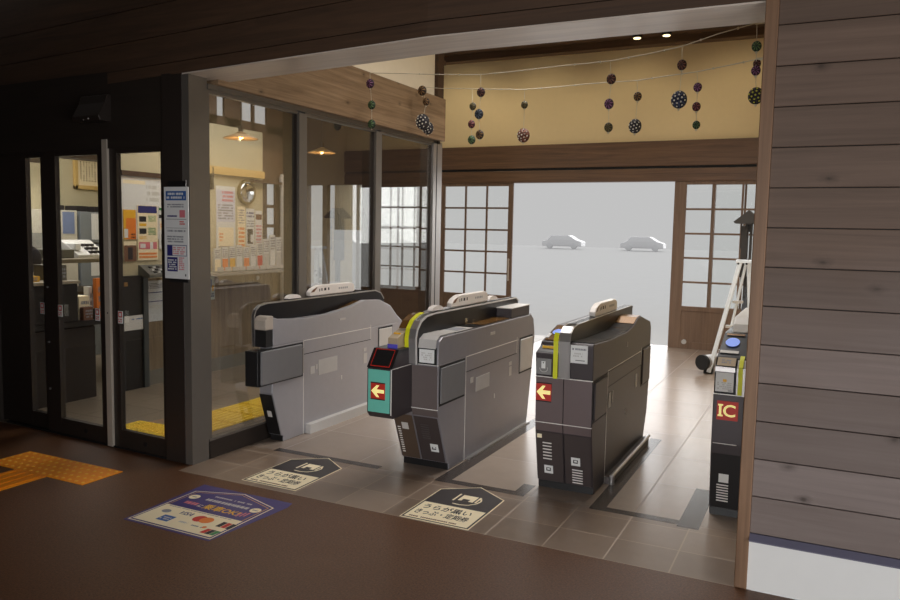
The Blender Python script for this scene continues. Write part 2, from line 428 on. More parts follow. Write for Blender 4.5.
# corner post
struct(MB(DARKMETAL).box(-4.09, -3.905, 3.86, 4.03, 0, 2.66).build('trim_9', bevel=.004))
struct(MB(POSTMETAL).box(-3.905, -3.845, 3.862, 4.03, 0, 2.66).build('trim_10'))  # paler plate paints the light on the post's side
for i, (y0, y1) in enumerate([(5.035, 5.135), (6.20, 6.30)]):
    m = MB(DARKMETAL); m.box(-3.985, -3.86, y0-.01, y1, 0, 2.56); m.box(-3.862, -3.835, y0, y1, 0, 2.56, POSTMETAL)  # dark inner part paints the shade on the mullion's flank
    struct(m.build('trim_%d' % (11+i)))
m = MB(DARKMETAL); m.box(-3.985, -3.86, 7.34, 7.4, 0, 2.6); m.box(-3.862, -3.835, 7.36, 7.56, 0, 2.6, SILVER); m.box(-3.865, -3.833, 7.43, 7.445, 0, 2.6, GROOVE)
struct(m.build('trim_13'))
m = MB(DARKMETAL); m.box(-3.93, -3.845, 4.02, 7.4, 0, .13); m.box(-3.90, -3.84, 4.02, 7.4, .13, .145, POSTMETAL)
struct(m.build('baseboard_glass'))
for i, (y0, y1) in enumerate([(4.03, 5.03), (5.13, 6.2), (6.3, 7.35)]):
    struct(MB(GRIMEGLASS).box(-3.872, -3.866, y0, y1, .14, 2.57).build('window_%d' % (3+i)))
    m = MB(POSTMETAL); m.box(-3.885, -3.85, y0, y1, 2.55, 2.58); m.box(-3.885, -3.85, y0, y0+.025, .14, 2.55)
    struct(m.build('trim_%d' % (14+i)))
# ------------------------------------------------------------------ sliding doors into the waiting room (wall slightly skewed)
def dsk(v): return Vector((v.x, v.y+max(-.0, -4.07-v.x)*.05, v.z))
def MD(*a):
    m = MB(*a); m.tf = dsk; return m
struct(MD(BLACKWOOD).box(-9.2, -4.1, 3.87, 3.99, 2.185, 2.72).build('wall_doors'))
struct(MD(BLACKWOOD).box(-9.2, -6.10, 3.88, 3.96, 0, 2.22).build('wall_doors_left'))
def leaf(name, x0, x1, y, label, rails=(.13, .08), st=(.07, .07), glassm=DOORGLASS, stick=None, extra=None):
    t = thing(name, dsk(Vector(((x0+x1)/2, y, 0))), label, 'door'); o = t.location.copy()
    f = MD(DARKMETAL)
    f.box(x0, x0+st[0], y-.02, y+.02, 0.01, 2.2); f.box(x1-st[1], x1, y-.02, y+.02, .01, 2.2)
    f.box(x0, x1, y-.019, y+.019, .01, rails[0]); f.box(x0, x1, y-.019, y+.019, 2.2-rails[1], 2.2)
    f.build('frame', t, o)
    pn = MD(glassm).box(x0+st[0], x1-st[1], y-.003, y+.003, rails[0], 2.2-rails[1]).build('pane', t, o)
    for sx in stick or ():
        k = MD(WHITE); k.box(sx-.025, sx+.025, y-.024, y-.0205, .93, 1.02)
        k.quad((sx-.02, y-.0245, .975), (.04, 0, 0), (0, 0, .04), RED); k.quad((sx-.012, y-.0249, .983), (.024, 0, 0), (0, 0, .024), WHITE)
        k.marks((sx-.02, y-.0245, .937), (.04, 0, 0), (0, 0, .03), RED, 2, 3, 5)
        k.build('warning_sticker', pn, o)
    if extra: extra(t, o)
    return t
def roundhole(px, y):
    def fn(t, o): MD(GROOVE).cyl((px, y-.023, .07), (px, y-.0195, .07), .018).build('lock_cover', t, o)
    return fn
leaf('sliding_door', -6.10, -5.46, 3.93, 'fixed dark glass door panel at the far left end of the door front', stick=(-5.53,), st=(.40, .05), rails=(.13, .05))
leaf('sliding_door', -5.46, -4.75, 3.905, 'middle dark-framed glass door leaf left of the pale aluminium strip', stick=(-5.27, -4.83), st=(.165, .05), rails=(.13, .05), extra=roundhole(-5.0, 3.905))
leaf('sliding_door', -4.66, -4.11, 3.90, 'right dark-framed glass door leaf beside the poster post', stick=(-4.57,), st=(.075, .02), rails=(.14, .05), extra=roundhole(-4.33, 3.90))
m = MD(ALU); m.box(-4.72, -4.665, 3.862, 3.93, .005, 2.25); m.cyl((-4.69, 3.86, 1.0), (-4.69, 3.864, 1.0), .006, GROOVE)
struct(m.build('trim_17'))
m = MD(GROOVE)
m.box(-6.0, -4.1, 3.87, 3.96, 0, .011)
for zz in (.35, .72, 1.15): m.cyl((-5.42, 3.875, zz), (-5.42, 3.89, zz), .008, SILVER)
struct(m.build('trim_18'))
# door sensor
t = thing('door_sensor', dsk(Vector((-4.76, 3.92, 2.36))), 'dark wedge-shaped door sensor on the header above the sliding doors', 'sensor'); o = t.location.copy()
m = MD(DARKMETAL); m.prism([(3.92, 2.56), (3.84, 2.56), (3.82, 2.50), (3.76, 2.40), (3.78, 2.37), (3.92, 2.37)], 'x', -4.91, -4.62); m.build('housing', t, o, .006)
for q, r_i in (((-4.73, 3.765, 2.385), .007), ((-4.79, 3.77, 2.38), .005)): MD(SILVER).ball(q, r_i).build('indicator_lamp', t, o)
# poster on the corner post
t = thing('notice_poster', (-4.02, 3.855, 1.286), 'tall white notice with blue heading hung on the corner post', 'poster'); o = t.location.copy()
m = MB(WHITE); m.box(-4.13, -3.912, 3.848, 3.856, 1.286, 1.905)
Y = 3.8475
U, V = Vector((1, 0, 0)), Vector((0, 0, 1))
m.quad((-4.113, Y, 1.815), U*.184, V*.062, BLUEINK)
m.marks((-4.105, Y-.0005, 1.822), U*.165, V*.05, WHITE, 2, 4, 11)
m.marks((-4.10, Y, 1.765), U*.15, V*.03, GREYINK, 2, 5, 22); m.marks((-4.10, Y, 1.70), U*.09, V*.02, NAVYINK, 1, 6, 9)
m.quad((-4.113, Y, 1.687), U*.185, V*.003, INK); m.quad((-3.99, Y, 1.70), U*.05, V*.05, PINK); m.marks((-3.99, Y, 1.65), U*.05, V*.03, RED, 2, 5, 6)
m.marks((-4.105, Y, 1.60), U*.17, V*.022, GREYINK, 1, 7, 24); m.quad((-4.113, Y, 1.628), U*.185, V*.002, INK)
m.marks((-4.105, Y, 1.53), U*.15, V*.05, GREYINK, 3, 8, 24)
m.quad((-4.107, Y, 1.44), U*.18, V*.075, NAVYINK); m.quad((-4.057, Y-.0005, 1.444), U*.126, V*.067, WHITE); m.marks((-4.05, Y-.001, 1.45), U*.11, V*.055, PINK, 4, 9, 9)
m.quad((-4.107, Y, 1.335), U*.095, V*.097, NAVYINK); m.marks((-4.10, Y-.0005, 1.345), U*.08, V*.075, WHITE, 5, 10, 8)
m.marks((-4.0, Y, 1.345), U*.05, V*.09, PINK, 7, 11, 3)
m.quad((-3.945, Y, 1.305), U*.01, V*.015, INK)
m.build('sheet', t, o)
for za, zb in ((1.89, 1.945), (1.262, 1.30)): MB(BLACK).box(-4.10, -3.93, 3.855, 3.86, za, zb).build('holder_clip', t, o)
m = MB(SILVER); m.cyl((-3.93, 3.85, 1.90), (-3.93, 3.85, 1.95), .003, None, 6); m.build('hook', t, o); t.location.x += .065

# ------------------------------------------------------------------ waiting room: left wall with counter
XW = -6.2
m = MB(W_COUNTER); m.box(XW-.12, XW, 5.3, 7.9, .14, 1.10); struct(m.build('wall_counter'))
struct(MB(plain('stone skirting', srgb(120, 116, 106), .6)).box(XW-.1, XW+.015, 5.3, 7.9, 0, .15).build('baseboard_counter'))
m = MB(OFFICEWALL); m.box(XW-.12, XW, 5.3, 7.42, 1.10, 2.78); struct(m.build('wall_waiting'))
m = MB(W_INNER)
for a, b in [(3.98, 6.44), (6.53, 6.65), (6.77, 7.06), (7.24, 7.28), (7.50, 7.9)]: m.box(XW-.03, XW, a, b, 2.78, 3.3)
m.box(XW-.03, XW, 3.98, 7.9, 3.12, 3.5); m.box(XW-.03, XW, 3.98, 7.9, 2.78, 2.88)
struct(m.build('wall_transom'))
struct(MB(W_INNER).box(XW-.14, XW+.12, 7.80, 8.0, 0, 3.3).build('trim_19'))
# dark window beside the mirror (lattice light)
m = MB(W_INNER)
for a, b, c, d in [(7.42, 7.50, 1.10, 2.2), (7.66, 7.80, 1.1, 2.2), (7.42, 7.8, 2.2, 2.78)]: m.box(XW-.03, XW, a, b, c, d)
for zz in (1.42, 1.66, 1.9): m.box(XW-.03, XW, 7.48, 7.68, zz-.02, zz+.02)
struct(m.build('window_6'))
struct(MB(CLEAR).quad((XW-.015, 7.5, 1.1), (0, .16, 0), (0, 0, 1.1)).build('window_7'))
m = MB(W_LIGHT); m.box(XW, XW+.05, 6.3, 7.40, 2.225, 2.31); m.box(XW, XW+.05, 6.52, 6.54, 2.05, 2.3, GROOVE); struct(m.build('trim_20'))
struct(MB(W_INNER).box(XW, XW+.03, 5.32, 6.1, 2.12, 2.17).build('trim_24'))
m = MB(W_INNER); m.box(XW, XW+.09, 7.15, 7.68, 2.17, 2.20); struct(m.build('trim_21'))
t = thing('counter_shelf', (XW+.12, 6.6, 1.10), 'thin grey ledge running along the waiting room wall below the leaflets', 'shelf'); o = t.location.copy()
MB(plain('ledge top', srgb(150, 146, 140), .3)).box(XW, XW+.24, 5.95, 7.66, 1.10, 1.135).build('top', t, o, .004)
for y in (6.6, 7.3): MB(PALE).cyl((XW+.01, y, 1.03), (XW+.025, y, 1.03), .028).build('bracket_cap', t, o)
# vertical pipe
tag(MB(PALE).cyl((XW+.06, 7.73, 0), (XW+.06, 7.73, 2.3), .035).cyl((XW+.06, 7.73, 2.15), (XW+.06, 7.73, 2.27), .045).build('drain_pipe'), 'pale vertical pipe at the end of the waiting room wall', 'pipe')
# round mirror
t = thing('round_mirror', (XW+.01, 7.11, 2.05), 'round convex mirror with tan rim on the waiting room wall', 'mirror'); o = t.location.copy()
m = MB(plain('tan rim', srgb(128, 110, 60), .4)); m.cyl((XW, 7.11, 2.05), (XW+.035, 7.11, 2.05), .145, None, 28); m.build('rim', t, o)
mt = NT('mirror glass'); mt.bsdf((.8, .82, .82, 1), .03, 1.0)
m = MB(mt.m); m.ball((XW+.03, 7.11, 2.05), .122, None, (.25, 1, 1), 24, 12); m.build('mirror_face', t, o)
# sheets on the wall
def sheet(name, y0, y1, z0, z1, label, cat, cols, seed, base=WHITE, group=None, x=None):
    x = XW if x is None else x
    m = MB(base); m.box(x+.001, x+.006, y0, y1, z0, z1)
    r = random.Random(seed); W = y1-y0; Hh = z1-z0
    X = x+.0065; u = Vector((0, 1, 0)); v = Vector((0, 0, 1))
    for k, (a, b, c, d, mat, kind) in enumerate(cols):
        o = Vector((X+k*.0002, y0+a*W, z0+b*Hh))
        if kind == 'q': m.quad(o, u*(c*W), v*(d*Hh), mat)
        else: m.marks(o, u*(c*W), v*(d*Hh), mat, kind, seed+k, 9)
    return tag(m.build(name, origin=(x+.001, (y0+y1)/2, z0)), label, cat, group)
sheet('timetable_poster', 6.62, 6.93, 1.20, 2.10, 'large pale timetable sheet left of the round mirror', 'poster',
      [(.02, .55, .96, .4, plain('pale lilac', srgb(212, 212, 226), .6), 'q'), (.3, .8, .6, .15, PINK, 3), (.1, .58, .8, .2, GREYINK, 6), (.1, .08, .8, .4, PAPER2, 'q'), (.15, .3, .2, .12, ORANGE, 3), (.1, .1, .8, .15, GREYINK, 5)], 1)
sheet('leaflet_poster', 6.97, 7.10, 1.30, 1.88, 'narrow sheet with orange figures below and left of the round mirror', 'poster',
      [(.1, .1, .8, .5, ORANGE, 6), (.1, .65, .8, .3, GREYINK, 6)], 2, PAPER2)
sheet('notice_sheet', 7.12, 7.26, 1.42, 1.86, 'small notice with dark photo directly under the round mirror', 'poster',
      [(.05, .75, .9, .18, NAVYINK, 2), (.05, .5, .9, .2, GREYINK, 3), (.1, .05, .7, .4, INK, 'q'), (.5, .1, .3, .2, WHITE, 'q')], 3)
sheet('notice_sheet', 7.28, 7.40, 1.30, 1.84, 'small notice right of the dark photo sheet under the mirror', 'poster',
      [(.05, .8, .9, .12, plain('brown print', srgb(110, 70, 50), .6), 'q'), (.1, .1, .8, .6, PINK, 8)], 4)
# leaflet holders on the ledge
r = random.Random(5)
cols = [PAPER2, ORANGE, GOLD, WHITE, ORANGE, WHITE, RED, PALE, WHITE, PALE]
lab = ['cream', 'orange', 'yellow', 'white', 'coral', 'plain white', 'red-topped', 'grey', 'tall white', 'rear grey']
for i in range(10):
    y = 6.46+i*.118; hgt = .19+.1*r.random()+(.12 if i > 5 else 0)
    t = thing('leaflet_rack', (XW+.13, y, 1.135), lab[i]+' leaflets in a clear stand, number %s along the ledge from the left' % ['one', 'two', 'three', 'four', 'five', 'six', 'seven', 'eight', 'nine', 'ten'][i], 'leaflet stand', 'leaflet stands on the waiting room ledge'); o = t.location.copy()
    m = MB(PALE); m.box(XW+.08, XW+.17, y, y+.10, 1.135, 1.145); m.box(XW+.08, XW+.085, y, y+.10, 1.135, 1.135+hgt*.9); m.box(XW+.165, XW+.17, y, y+.10, 1.135, 1.19); m.build('stand', t, o)
    m = MB(WHITE); m.box(XW+.10, XW+.125, y+.006, y+.094, 1.147, 1.147+hgt); m.box(XW+.1255, XW+.1265, y+.006, y+.094, 1.15, 1.15+hgt*.5, cols[i])
    m.marks((XW+.127, y+.01, 1.147+hgt*.55), (0, .08, 0), (0, 0, hgt*.4), GREYINK, 5, i, 6); m.build('leaflet_stack', t, o)
sheet('leaflet_poster', 6.50, 6.585, .82, 1.09, 'small blue and yellow leaflet on the boarded wall beside the corner post', 'poster', [(.1, .55, .4, .3, BLUEINK, 'q'), (.5, .35, .35, .25, GOLD, 'q'), (.15, .1, .7, .2, NAVYINK, 2)], 15, plain('pale teal paper', srgb(196, 214, 214), .6))
# posters seen through the right-hand door leaf
sheet('wall_board', 5.33, 5.88, 1.50, 2.12, 'large blank white board high on the wall behind the right door leaf', 'board',
      [(.03, .88, .5, .06, PAPER2, 'q'), (.55, .6, .3, .3, plain('faint grey', srgb(200, 198, 190), .6), 3)], 6)
P = XW+.008
sheet('yellow_poster', 5.34, 5.49, 1.50, 1.79, 'yellow and orange poster left of the navy-headed list', 'poster', [(0, .75, 1, .25, GOLD, 'q'), (.2, 0, .8, .72, ORANGE, 'q'), (.05, .05, .3, .3, WHITE, 'q'), (.6, .02, .35, .2, INK, 2)], 7, GOLD, x=P)
sheet('price_list', 5.51, 5.765, 1.29, 1.84, 'tall list with navy heading and rows of small photos', 'poster',
      [(.03, .86, .94, .13, NAVYINK, 'q'), (.08, .70, .35, .1, INK, 'q'), (.52, .70, .4, .12, GREEN, 5), (.08, .62, .35, .05, GOLD, 'q'), (.08, .48, .35, .1, INK, 'q'), (.52, .46, .4, .14, GREEN, 5),
       (.08, .38, .35, .06, GOLD, 2), (.05, .2, .9, .13, PINK, 'q'), (.12, .22, .25, .08, WHITE, 'q'), (.6, .2, .15, .13, WHITE, 'q'), (.05, .03, .9, .12, ORANGE, 2)], 8, PAPER2, x=P)
sheet('photo_poster', 5.34, 5.49, 1.28, 1.48, 'brown photo poster under the yellow poster', 'poster', [(0, 0, 1, .8, plain('sepia print', srgb(120, 84, 62), .6), 'q'), (.3, .1, .4, .6, INK, 'q')], 9, PAPER2, x=P)
sheet('notice_sheet', 5.785, 5.875, 1.40, 1.84, 'narrow notice with black bars right of the tall list', 'poster', [(.0, .9, 1, .06, GREEN, 'q'), (0, .72, 1, .08, INK, 'q'), (.1, .45, .8, .2, PAPER2, 'q'), (.2, .5, .6, .1, ORANGE, 2), (.3, .05, .7, .3, INK, 'q')], 10, x=P)
sheet('plan_sheet', 5.585, 5.875, .655, 1.075, 'large white printed sheet on the boarded wall behind the right door leaf', 'poster', [(.02, .8, .96, .15, GREYINK, 4), (.02, .70, .96, .02, NAVYINK, 'q'), (.02, .48, .96, .02, NAVYINK, 'q'), (.1, .3, .7, .1, plain('faint grey', srgb(200, 198, 190), .6), 3)], 11, plain('blue white paper', srgb(206, 212, 218), .6))
# desk telephone/keypad on a small bracket
t = thing('wall_telephone', (XW+.1, 5.65, 1.13), 'grey telephone set on the ledge below the tall list', 'telephone'); o = t.location.copy()
m = MB(plain('phone grey', srgb(110, 110, 104), .4)); m.prism([(XW, 1.12), (XW+.16, 1.12), (XW+.16, 1.15), (XW+.02, 1.24), (XW, 1.24)], 'y', 5.52, 5.8)
for i in range(3):
    for j in range(3): m.box(XW+.05+.035*j, XW+.07+.035*j, 5.60+.05*i, 5.63+.05*i, 1.20-.0225*j, 1.225-.0225*j, WHITE if (i+j) % 2 else INK)
m.build('body', t, o)
# dark kiosk panel in front of the wall
t = thing('ticket_kiosk', (XW+.1, 5.43, 0), 'dark floor-standing kiosk with a white card behind the right door leaf', 'kiosk'); o = t.location.copy()
MB(BLACK).box(XW+.0, XW+.05, 5.16, 5.52, .0, 1.14).build('body', t, o, .006)
MB(plain('kiosk edge', srgb(76, 82, 84), .4, .4)).box(XW-.0, XW+.07, 5.52, 5.585, .0, 1.14).build('side_panel', t, o, .006)
m = MB(WHITE); m.box(XW+.052, XW+.058, 5.29, 5.55, .60, .745); m.marks((XW+.0585, 5.38, .70), (0, .16, 0), (0, 0, .02), BLUEINK, 1, 3, 7); m.build('card', t, o)
m = MB(plain('brass plate', srgb(170, 130, 80), .4, .5)); m.box(XW+.05, XW+.056, 5.30, 5.34, 1.04, 1.08); m.build('plate', t, o)
# ticket office: counter front, back wall, ceiling
m = MB(BLACKWOOD); m.box(XW-.12, XW, 4.04, 5.0, 0, .68); m.box(XW-.12, XW, 3.98, 5.3, 2.35, 2.78); struct(m.build('wall_office_front'))
XO = -8.6
struct(MB(OFFICEWALL).box(XO-.1, XO, 3.95, 7.42, 0, 2.88).build('wall_office'))
struct(MB(OFFICEWALL).box(XO, XW-.12, 7.36, 7.42, 0, 2.88).build('wall_office_end'))
m = MB(plain('office ceiling', srgb(220, 214, 200), .8)); m.box(XO, XW-.12, 3.98, 7.4, 2.85, 2.9); struct(m.build('ceiling'))
m = MB(W_INNER); m.box(-6.32, -3.98, 3.98, 7.9, 3.5, 3.55); struct(m.build('ceiling'))
struct(MB(plain('office beam', srgb(96, 80, 64), .5)).box(XW-.3, XW-.12, 3.98, 5.6, 2.25, 2.36).build('trim_22'))
# certificate
def SO(Y, Zz): return (XO, Y, Zz)
t = thing('framed_certificate', (XO+.02, 6.98, 2.08), 'gold-framed certificate on the office wall behind the middle door leaf', 'picture frame'); o = t.location.copy()
y0, y1, z0, z1 = 6.66, 7.30, 2.08, 2.50
m = MB(W_LIGHT); m.box(XO, XO+.04, y0, y1, z0, z0+.05); m.box(XO, XO+.04, y0, y1, z1-.05, z1); m.box(XO, XO+.04, y0, y0+.05, z0, z1); m.box(XO, XO+.04, y1-.05, y1, z0, z1); fr_ = m.build('frame', t, o, .005)
m = MB(WHITE); m.box(XO, XO+.012, y0+.04, y1-.04, z0+.04, z1-.04, PAPER2)
for k in range(11): m.marks((XO+.013, y0+.10+k*.042, z0+.10), (0, .02, 0), (0, 0, .26), INK, 9, k, 1)
m.build('paper', fr_, o)
# oval sign
t = thing('oval_sign', (XO+.4, 5.55, 2.4), 'dark oval hanging sign with pale characters seen through the far left door panel', 'sign'); o = t.location.copy()
cy, cz, X = 5.93, 2.42, XO+.3
m = MB(plain('dark sign', srgb(48, 38, 24), .5))
el = [(cy+.25*math.cos(a*PI/12), cz+.085*math.sin(a*PI/12)) for a in range(24)]
m.prism(el, 'x', X, X+.03)
for k in range(4): m.marks((X+.031, cy-.2+k*.105, cz-.035), (0, .08, 0), (0, 0, .07), PAPER2, 3, k+3, 2)
m.build('board', t, o)
for dy in (-.15, .15): MB(SILVER).cyl((X+.015, cy+dy, cz+.07), (X+.015, cy+dy, 2.86), .004, None, 6).build('hanger', t, o)
# office furniture
t = thing('filing_cabinet', (XO+.25, 6.77, 0), 'grey steel cabinet with white papers taped on, against the office wall', 'cabinet'); o = t.location.copy()
MB(plain('cabinet grey', srgb(128, 134, 138), .5)).box(XO+.03, XO+.42, 6.42, 7.12, 0, 1.79).build('body', t, o, .006)
m = MB(WHITE); m.box(XO+.42, XO+.425, 6.58, 6.86, 1.45, 1.77); m.box(XO+.42, XO+.425, 6.56, 6.86, 1.0, 1.36); m.build('paper', t, o)
m = MB(GROOVE); m.box(XO+.42, XO+.423, 6.44, 7.1, 1.40, 1.41); m.build('drawer_gap', t, o)
t = thing('white_locker', (XO+.25, 6.06, 0), 'cream locker with a blue sheet left of the grey steel cabinet', 'cabinet'); o = t.location.copy()
MB(plain('locker cream', srgb(206, 200, 184), .5)).box(XO+.03, XO+.42, 5.75, 6.38, 0, 1.80).build('body', t, o, .006)
MB(plain('blue sheet', srgb(120, 134, 170), .6)).box(XO+.42, XO+.424, 6.18, 6.34, 1.52, 1.78).build('sheet', t, o)
m = MB(GROOVE); m.box(XO+.42, XO+.423, 6.06, 6.07, .05, 1.76); m.build('door_gap', t, o)
for i, (y, w) in enumerate([(6.2, .1), (6.46, .16), (6.72, .16)]):
    tag(MB(INK).box(XO+.1, XO+.3, y, y+w, 1.80 if y < 6.4 else 1.79, 1.86).build('stored_box', origin=(XO+.1, y, 1.8)), ['small black box on top of the cream locker', 'black box on the left end of the grey cabinet top', 'black box on the right end of the grey cabinet top'][i], 'box')
t = thing('office_desk', (-7.2, 5.6, 0), 'dark office desk piled with equipment behind the ticket window', 'desk'); o = t.location.copy()
MB(plain('desk top', srgb(120, 110, 92), .4)).box(-7.6, -6.75, 4.9, 6.3, 1.25, 1.29).build('tabletop', t, o, .004)
for x in (-7.55, -6.82):
    for y in (4.95, 6.22): MB(SILVER).box(x, x+.04, y, y+.04, 0, 1.25).build('leg', t, o)
MB(plain('desk shelf', srgb(90, 80, 66), .5)).box(-7.5, -6.85, 5.0, 6.2, .92, .95).build('shelf', t, o)
t = thing('office_telephone', (-7.1, 5.65, 1.29), 'white desk telephone with black keys on the office desk', 'telephone'); o = t.location.copy()
m = MB(plain('phone white', srgb(206, 204, 200), .4)); m.prism([(-7.25, 1.29), (-6.95, 1.29), (-6.95, 1.32), (-7.22, 1.47), (-7.25, 1.47)], 'y', 5.42, 5.78)
for i in range(3):
    for j in range(3):
        x = -6.98-.06*j; zz = 1.345+.036*j; m.box(x-.02, x+.02, 5.58+.055*i, 5.61+.055*i, zz-.01, zz+.015, INK)
m.build('body', t, o)
MB(WHITE).box(-7.2, -7.0, 5.43, 5.5, 1.37,1.44).build('handset', t, o, .01)
t = thing('printer', (-7.0, 5.25, 1.29), 'dark grey printer with open lid left of the office telephone', 'printer'); o = t.location.copy()
MB(plain('printer grey', srgb(96, 94, 84), .5)).box(-7.3, -6.95, 5.08, 5.38, 1.29, 1.38).build('body', t, o, .008)
m = MB(plain('printer lid', srgb(120, 118, 110), .5)); m.prism([(-7.3, 1.38), (-7.28, 1.38), (-7.36, 1.54), (-7.38, 1.54)], 'y', 5.1, 5.36); m.build('lid', t, o)
r = random.Random(11)
names = ['cream paper bundle on the right end of the ticket counter', 'beige carton on the ticket counter behind the middle door leaf', 'orange leaflet pack standing at the right edge of the ticket counter', 'small black box beside the foot of the orange leaflet pack', 'pale folder lying on top of the office desk', 'grey document tray left of the beige carton', 'yellow paper pile at the left end of the ticket counter', 'white form stack beside the orange leaflets', 'small brown box in front of the white form stack']
spec = [(-6.52, 4.84, .75, .14, .12, .30, PAPER2), (-6.35, 4.84, .75, .14, .11, .22, PAPER2), (-6.24, 5.02, .75, .05, .07, .38, ORANGE), (-6.2, 4.97, .75, .05, .04, .1, BLACK), (-7.0, 5.82, 1.29, .22, .3, .09, plain('folder', srgb(214, 206, 160), .6)),
        (-6.5, 4.60, 1.125, .25, .15, .14, plain('printer grey', srgb(96, 94, 84), .5)), (-6.5, 4.26, 1.125, .25, .22, .05, GOLD), (-6.32, 4.98, .75, .07, .035, .3, WHITE), (-6.2, 4.84, .75, .05, .10, .12, plain('brown print', srgb(110, 70, 50), .6))]
kinds = ['paper_bundle', 'carton', 'leaflet_pack', 'card_box', 'folder', 'document_tray', 'paper_pile', 'form_stack', 'small_box']
for nm, kd, (x, y, zz, dx, dy, dz, mt_) in zip(names, kinds, spec):
    m = MB(mt_); m.box(x, x+dx, y, y+dy, zz, zz+dz)
    m.marks((x+dx+.001, y+.01, zz+dz*.15), (0, dy*.9, 0), (0, 0, dz*.7), GREYINK, 3, 4, 5)
    tag(m.build(kd, origin=(x, y, zz)), nm, kd.split('_')[-1])
t = thing('ticket_counter', (-6.4, 4.6, 0), 'dark ticket counter standing behind the middle door leaf', 'counter'); o = t.location.copy()
MB(BLACK).box(-6.6, -6.14, 4.14, 5.12, .70, .75).build('worktop', t, o)
MB(BLACKWOOD).box(-6.58, -6.34, 4.16, 5.10, 0, .70).build('pedestal', t, o)
t = thing('ticket_machine', (-6.35, 4.47, .75), 'dark boxy ticket machine with pale top on the ticket counter', 'ticket machine'); o = t.location.copy()
m = MB(BLACK); m.box(-6.56, -6.14, 4.16, 4.78, .751, 1.10); m.build('body', t, o, .01)
m = MB(plain('counter ledge', srgb(160, 150, 130), .5)); m.box(-6.58, -6.12, 4.15, 4.79, 1.10, 1.125); m.build('top', t, o)
# dark round-backed chair in front of the far-left panel
t = thing('office_chair', (-6.85, 4.74, 0), 'dark round-backed chair behind the ticket counter, at the far left pane', 'chair'); o = t.location.copy()
m = MB(FAB); m.ball((-6.75, 4.74, 1.30), .14, None, (.35, .9, .9), 18, 10); m.build('backrest', t, o)
m = MB(FAB); m.cyl((-6.98, 4.74, .66), (-6.98, 4.74, .72), .19, None, 20); m.build('seat', t, o, .01)
m = MB(SILVER); m.cyl((-6.98, 4.74, .03), (-6.98, 4.74, .66), .025); m.cyl((-6.98, 4.74, 0), (-6.98, 4.74, .03), .2, None, 20); m.build('pedestal', t, o)
m = MB(SILVER); m.cyl((-6.82, 4.74, .70), (-6.77, 4.74, 1.2), .015); m.build('back_stem', t, o)
# tactile strip inside
def tact_tile(x0, x1, y0, y1, base, dot, kind, z=0.0):
    m = MB(base); m.box(x0+.002, x1-.002, y0+.002, y1-.002, z, z+.004)
    if kind == 'dots':
        n = 5
        for i in range(n):
            for j in range(n):
                cx = x0+(i+.5)*(x1-x0)/n; cy_ = y0+(j+.5)*(y1-y0)/n
                m.cyl((cx, cy_, z+.003), (cx, cy_, z+.008), .014, dot, 8, .010)
    elif kind == 'barsy':
        for i in range(4):
            cx = x0+(i+.5)*(x1-x0)/4; m.box(cx-.013, cx+.013, y0+.02, y1-.02, z+.003, z+.008, dot)
    else:
        for i in range(4):
            cy_ = y0+(i+.5)*(y1-y0)/4; m.box(x0+.02, x1-.02, cy_-.013, cy_+.013, z+.003, z+.008, dot)
    return m
def tact_set(lst, base, dot, label, group):
    for x0, x1, y0, y1, kind in lst:
        tag(tact_tile(x0, x1, y0, y1, base, dot, kind).build('tactile_tile', origin=((x0+x1)/2, (y0+y1)/2, 0)), label, 'paving tile', group)
T2D = plain('clean tactile dot', srgb(240, 204, 60), .6)
tact_set([(-4.85+.27*i, -4.58+.27*i, 4.28, 4.55, 'dots') for i in range(2)]+[(-5.12, -4.85, 4.28, 4.55, 'dots')]+
         [(-4.85+.25*i, -4.60+.25*i, 4.56+.3*j, 4.86+.3*j, 'barsy') for i in range(2) for j in range(6)],
         TACT2, T2D, 'bright yellow tactile tile on the grey floor behind the glass', 'tactile tiles inside the waiting room')
# outside: worn orange-yellow tactile paving in front of the sliding doors
L = []
for i in range(3): L.append((-5.08+.315*i, -4.765+.315*i, 3.215, 3.53, 'dots'))
tact_set(L, TACT, TACT_DOT, 'worn orange-yellow dotted tile in the paving before the sliding doors', 'dotted tactile tiles before the sliding doors')
tact_set([(-4.79, -4.475, 2.90, 3.215, 'barsy'), (-4.79, -4.475, 2.585, 2.90, 'barsy')], TACT, TACT, 'worn orange-yellow ribbed tile leading away from the dotted tiles', 'ribbed tactile tiles before the sliding doors')
# pendant lamps
def pendant(x, y, z, top, label):
    t = thing('pendant_lamp', (x, y, z), label, 'lamp', 'pendant lamps in the waiting room'); o = t.location.copy()
    MB(BLACK).cyl((x, y, z+.12), (x, y, top), .006, None, 6).build('cord', t, o)
    MB(BLACK).cyl((x, y, z+.06), (x, y, z+.13), .025).build('lamp_holder', t, o)
    m = MB(plain('lamp shade', srgb(150, 120, 80), .4, .3)); m.lathe([(.028, .075), (.06, .055), (.17, .012), (.175, .006), (.165, .008), (.05, .045), (.02, .055)], (x, y, z)); sh = m.build('lamp_shade', t, o)
    MB(emit('bulb glow', srgb(255, 214, 140), 6)).ball((x, y, z+.03), .024, None, (1, 1, 1.1), 14, 8).build('bulb', sh, o)
    l = bpy.data.lights.new('pendant', 'POINT'); l.energy = 8; l.color = (1, .72, .4); l.shadow_soft_size = .012
    lo = bpy.data.objects.new('pendant_light', l); COL.objects.link(lo); lo.location = (x, y, z-.005)
pendant(-5.3, 6.017, 2.51, 3.5, 'lit pendant lamp with flat shade behind the front pane of the glass wall')
pendant(-5.6, 7.80, 2.55, 3.5, 'lit pendant lamp with flat shade behind the middle pane of the glass wall')

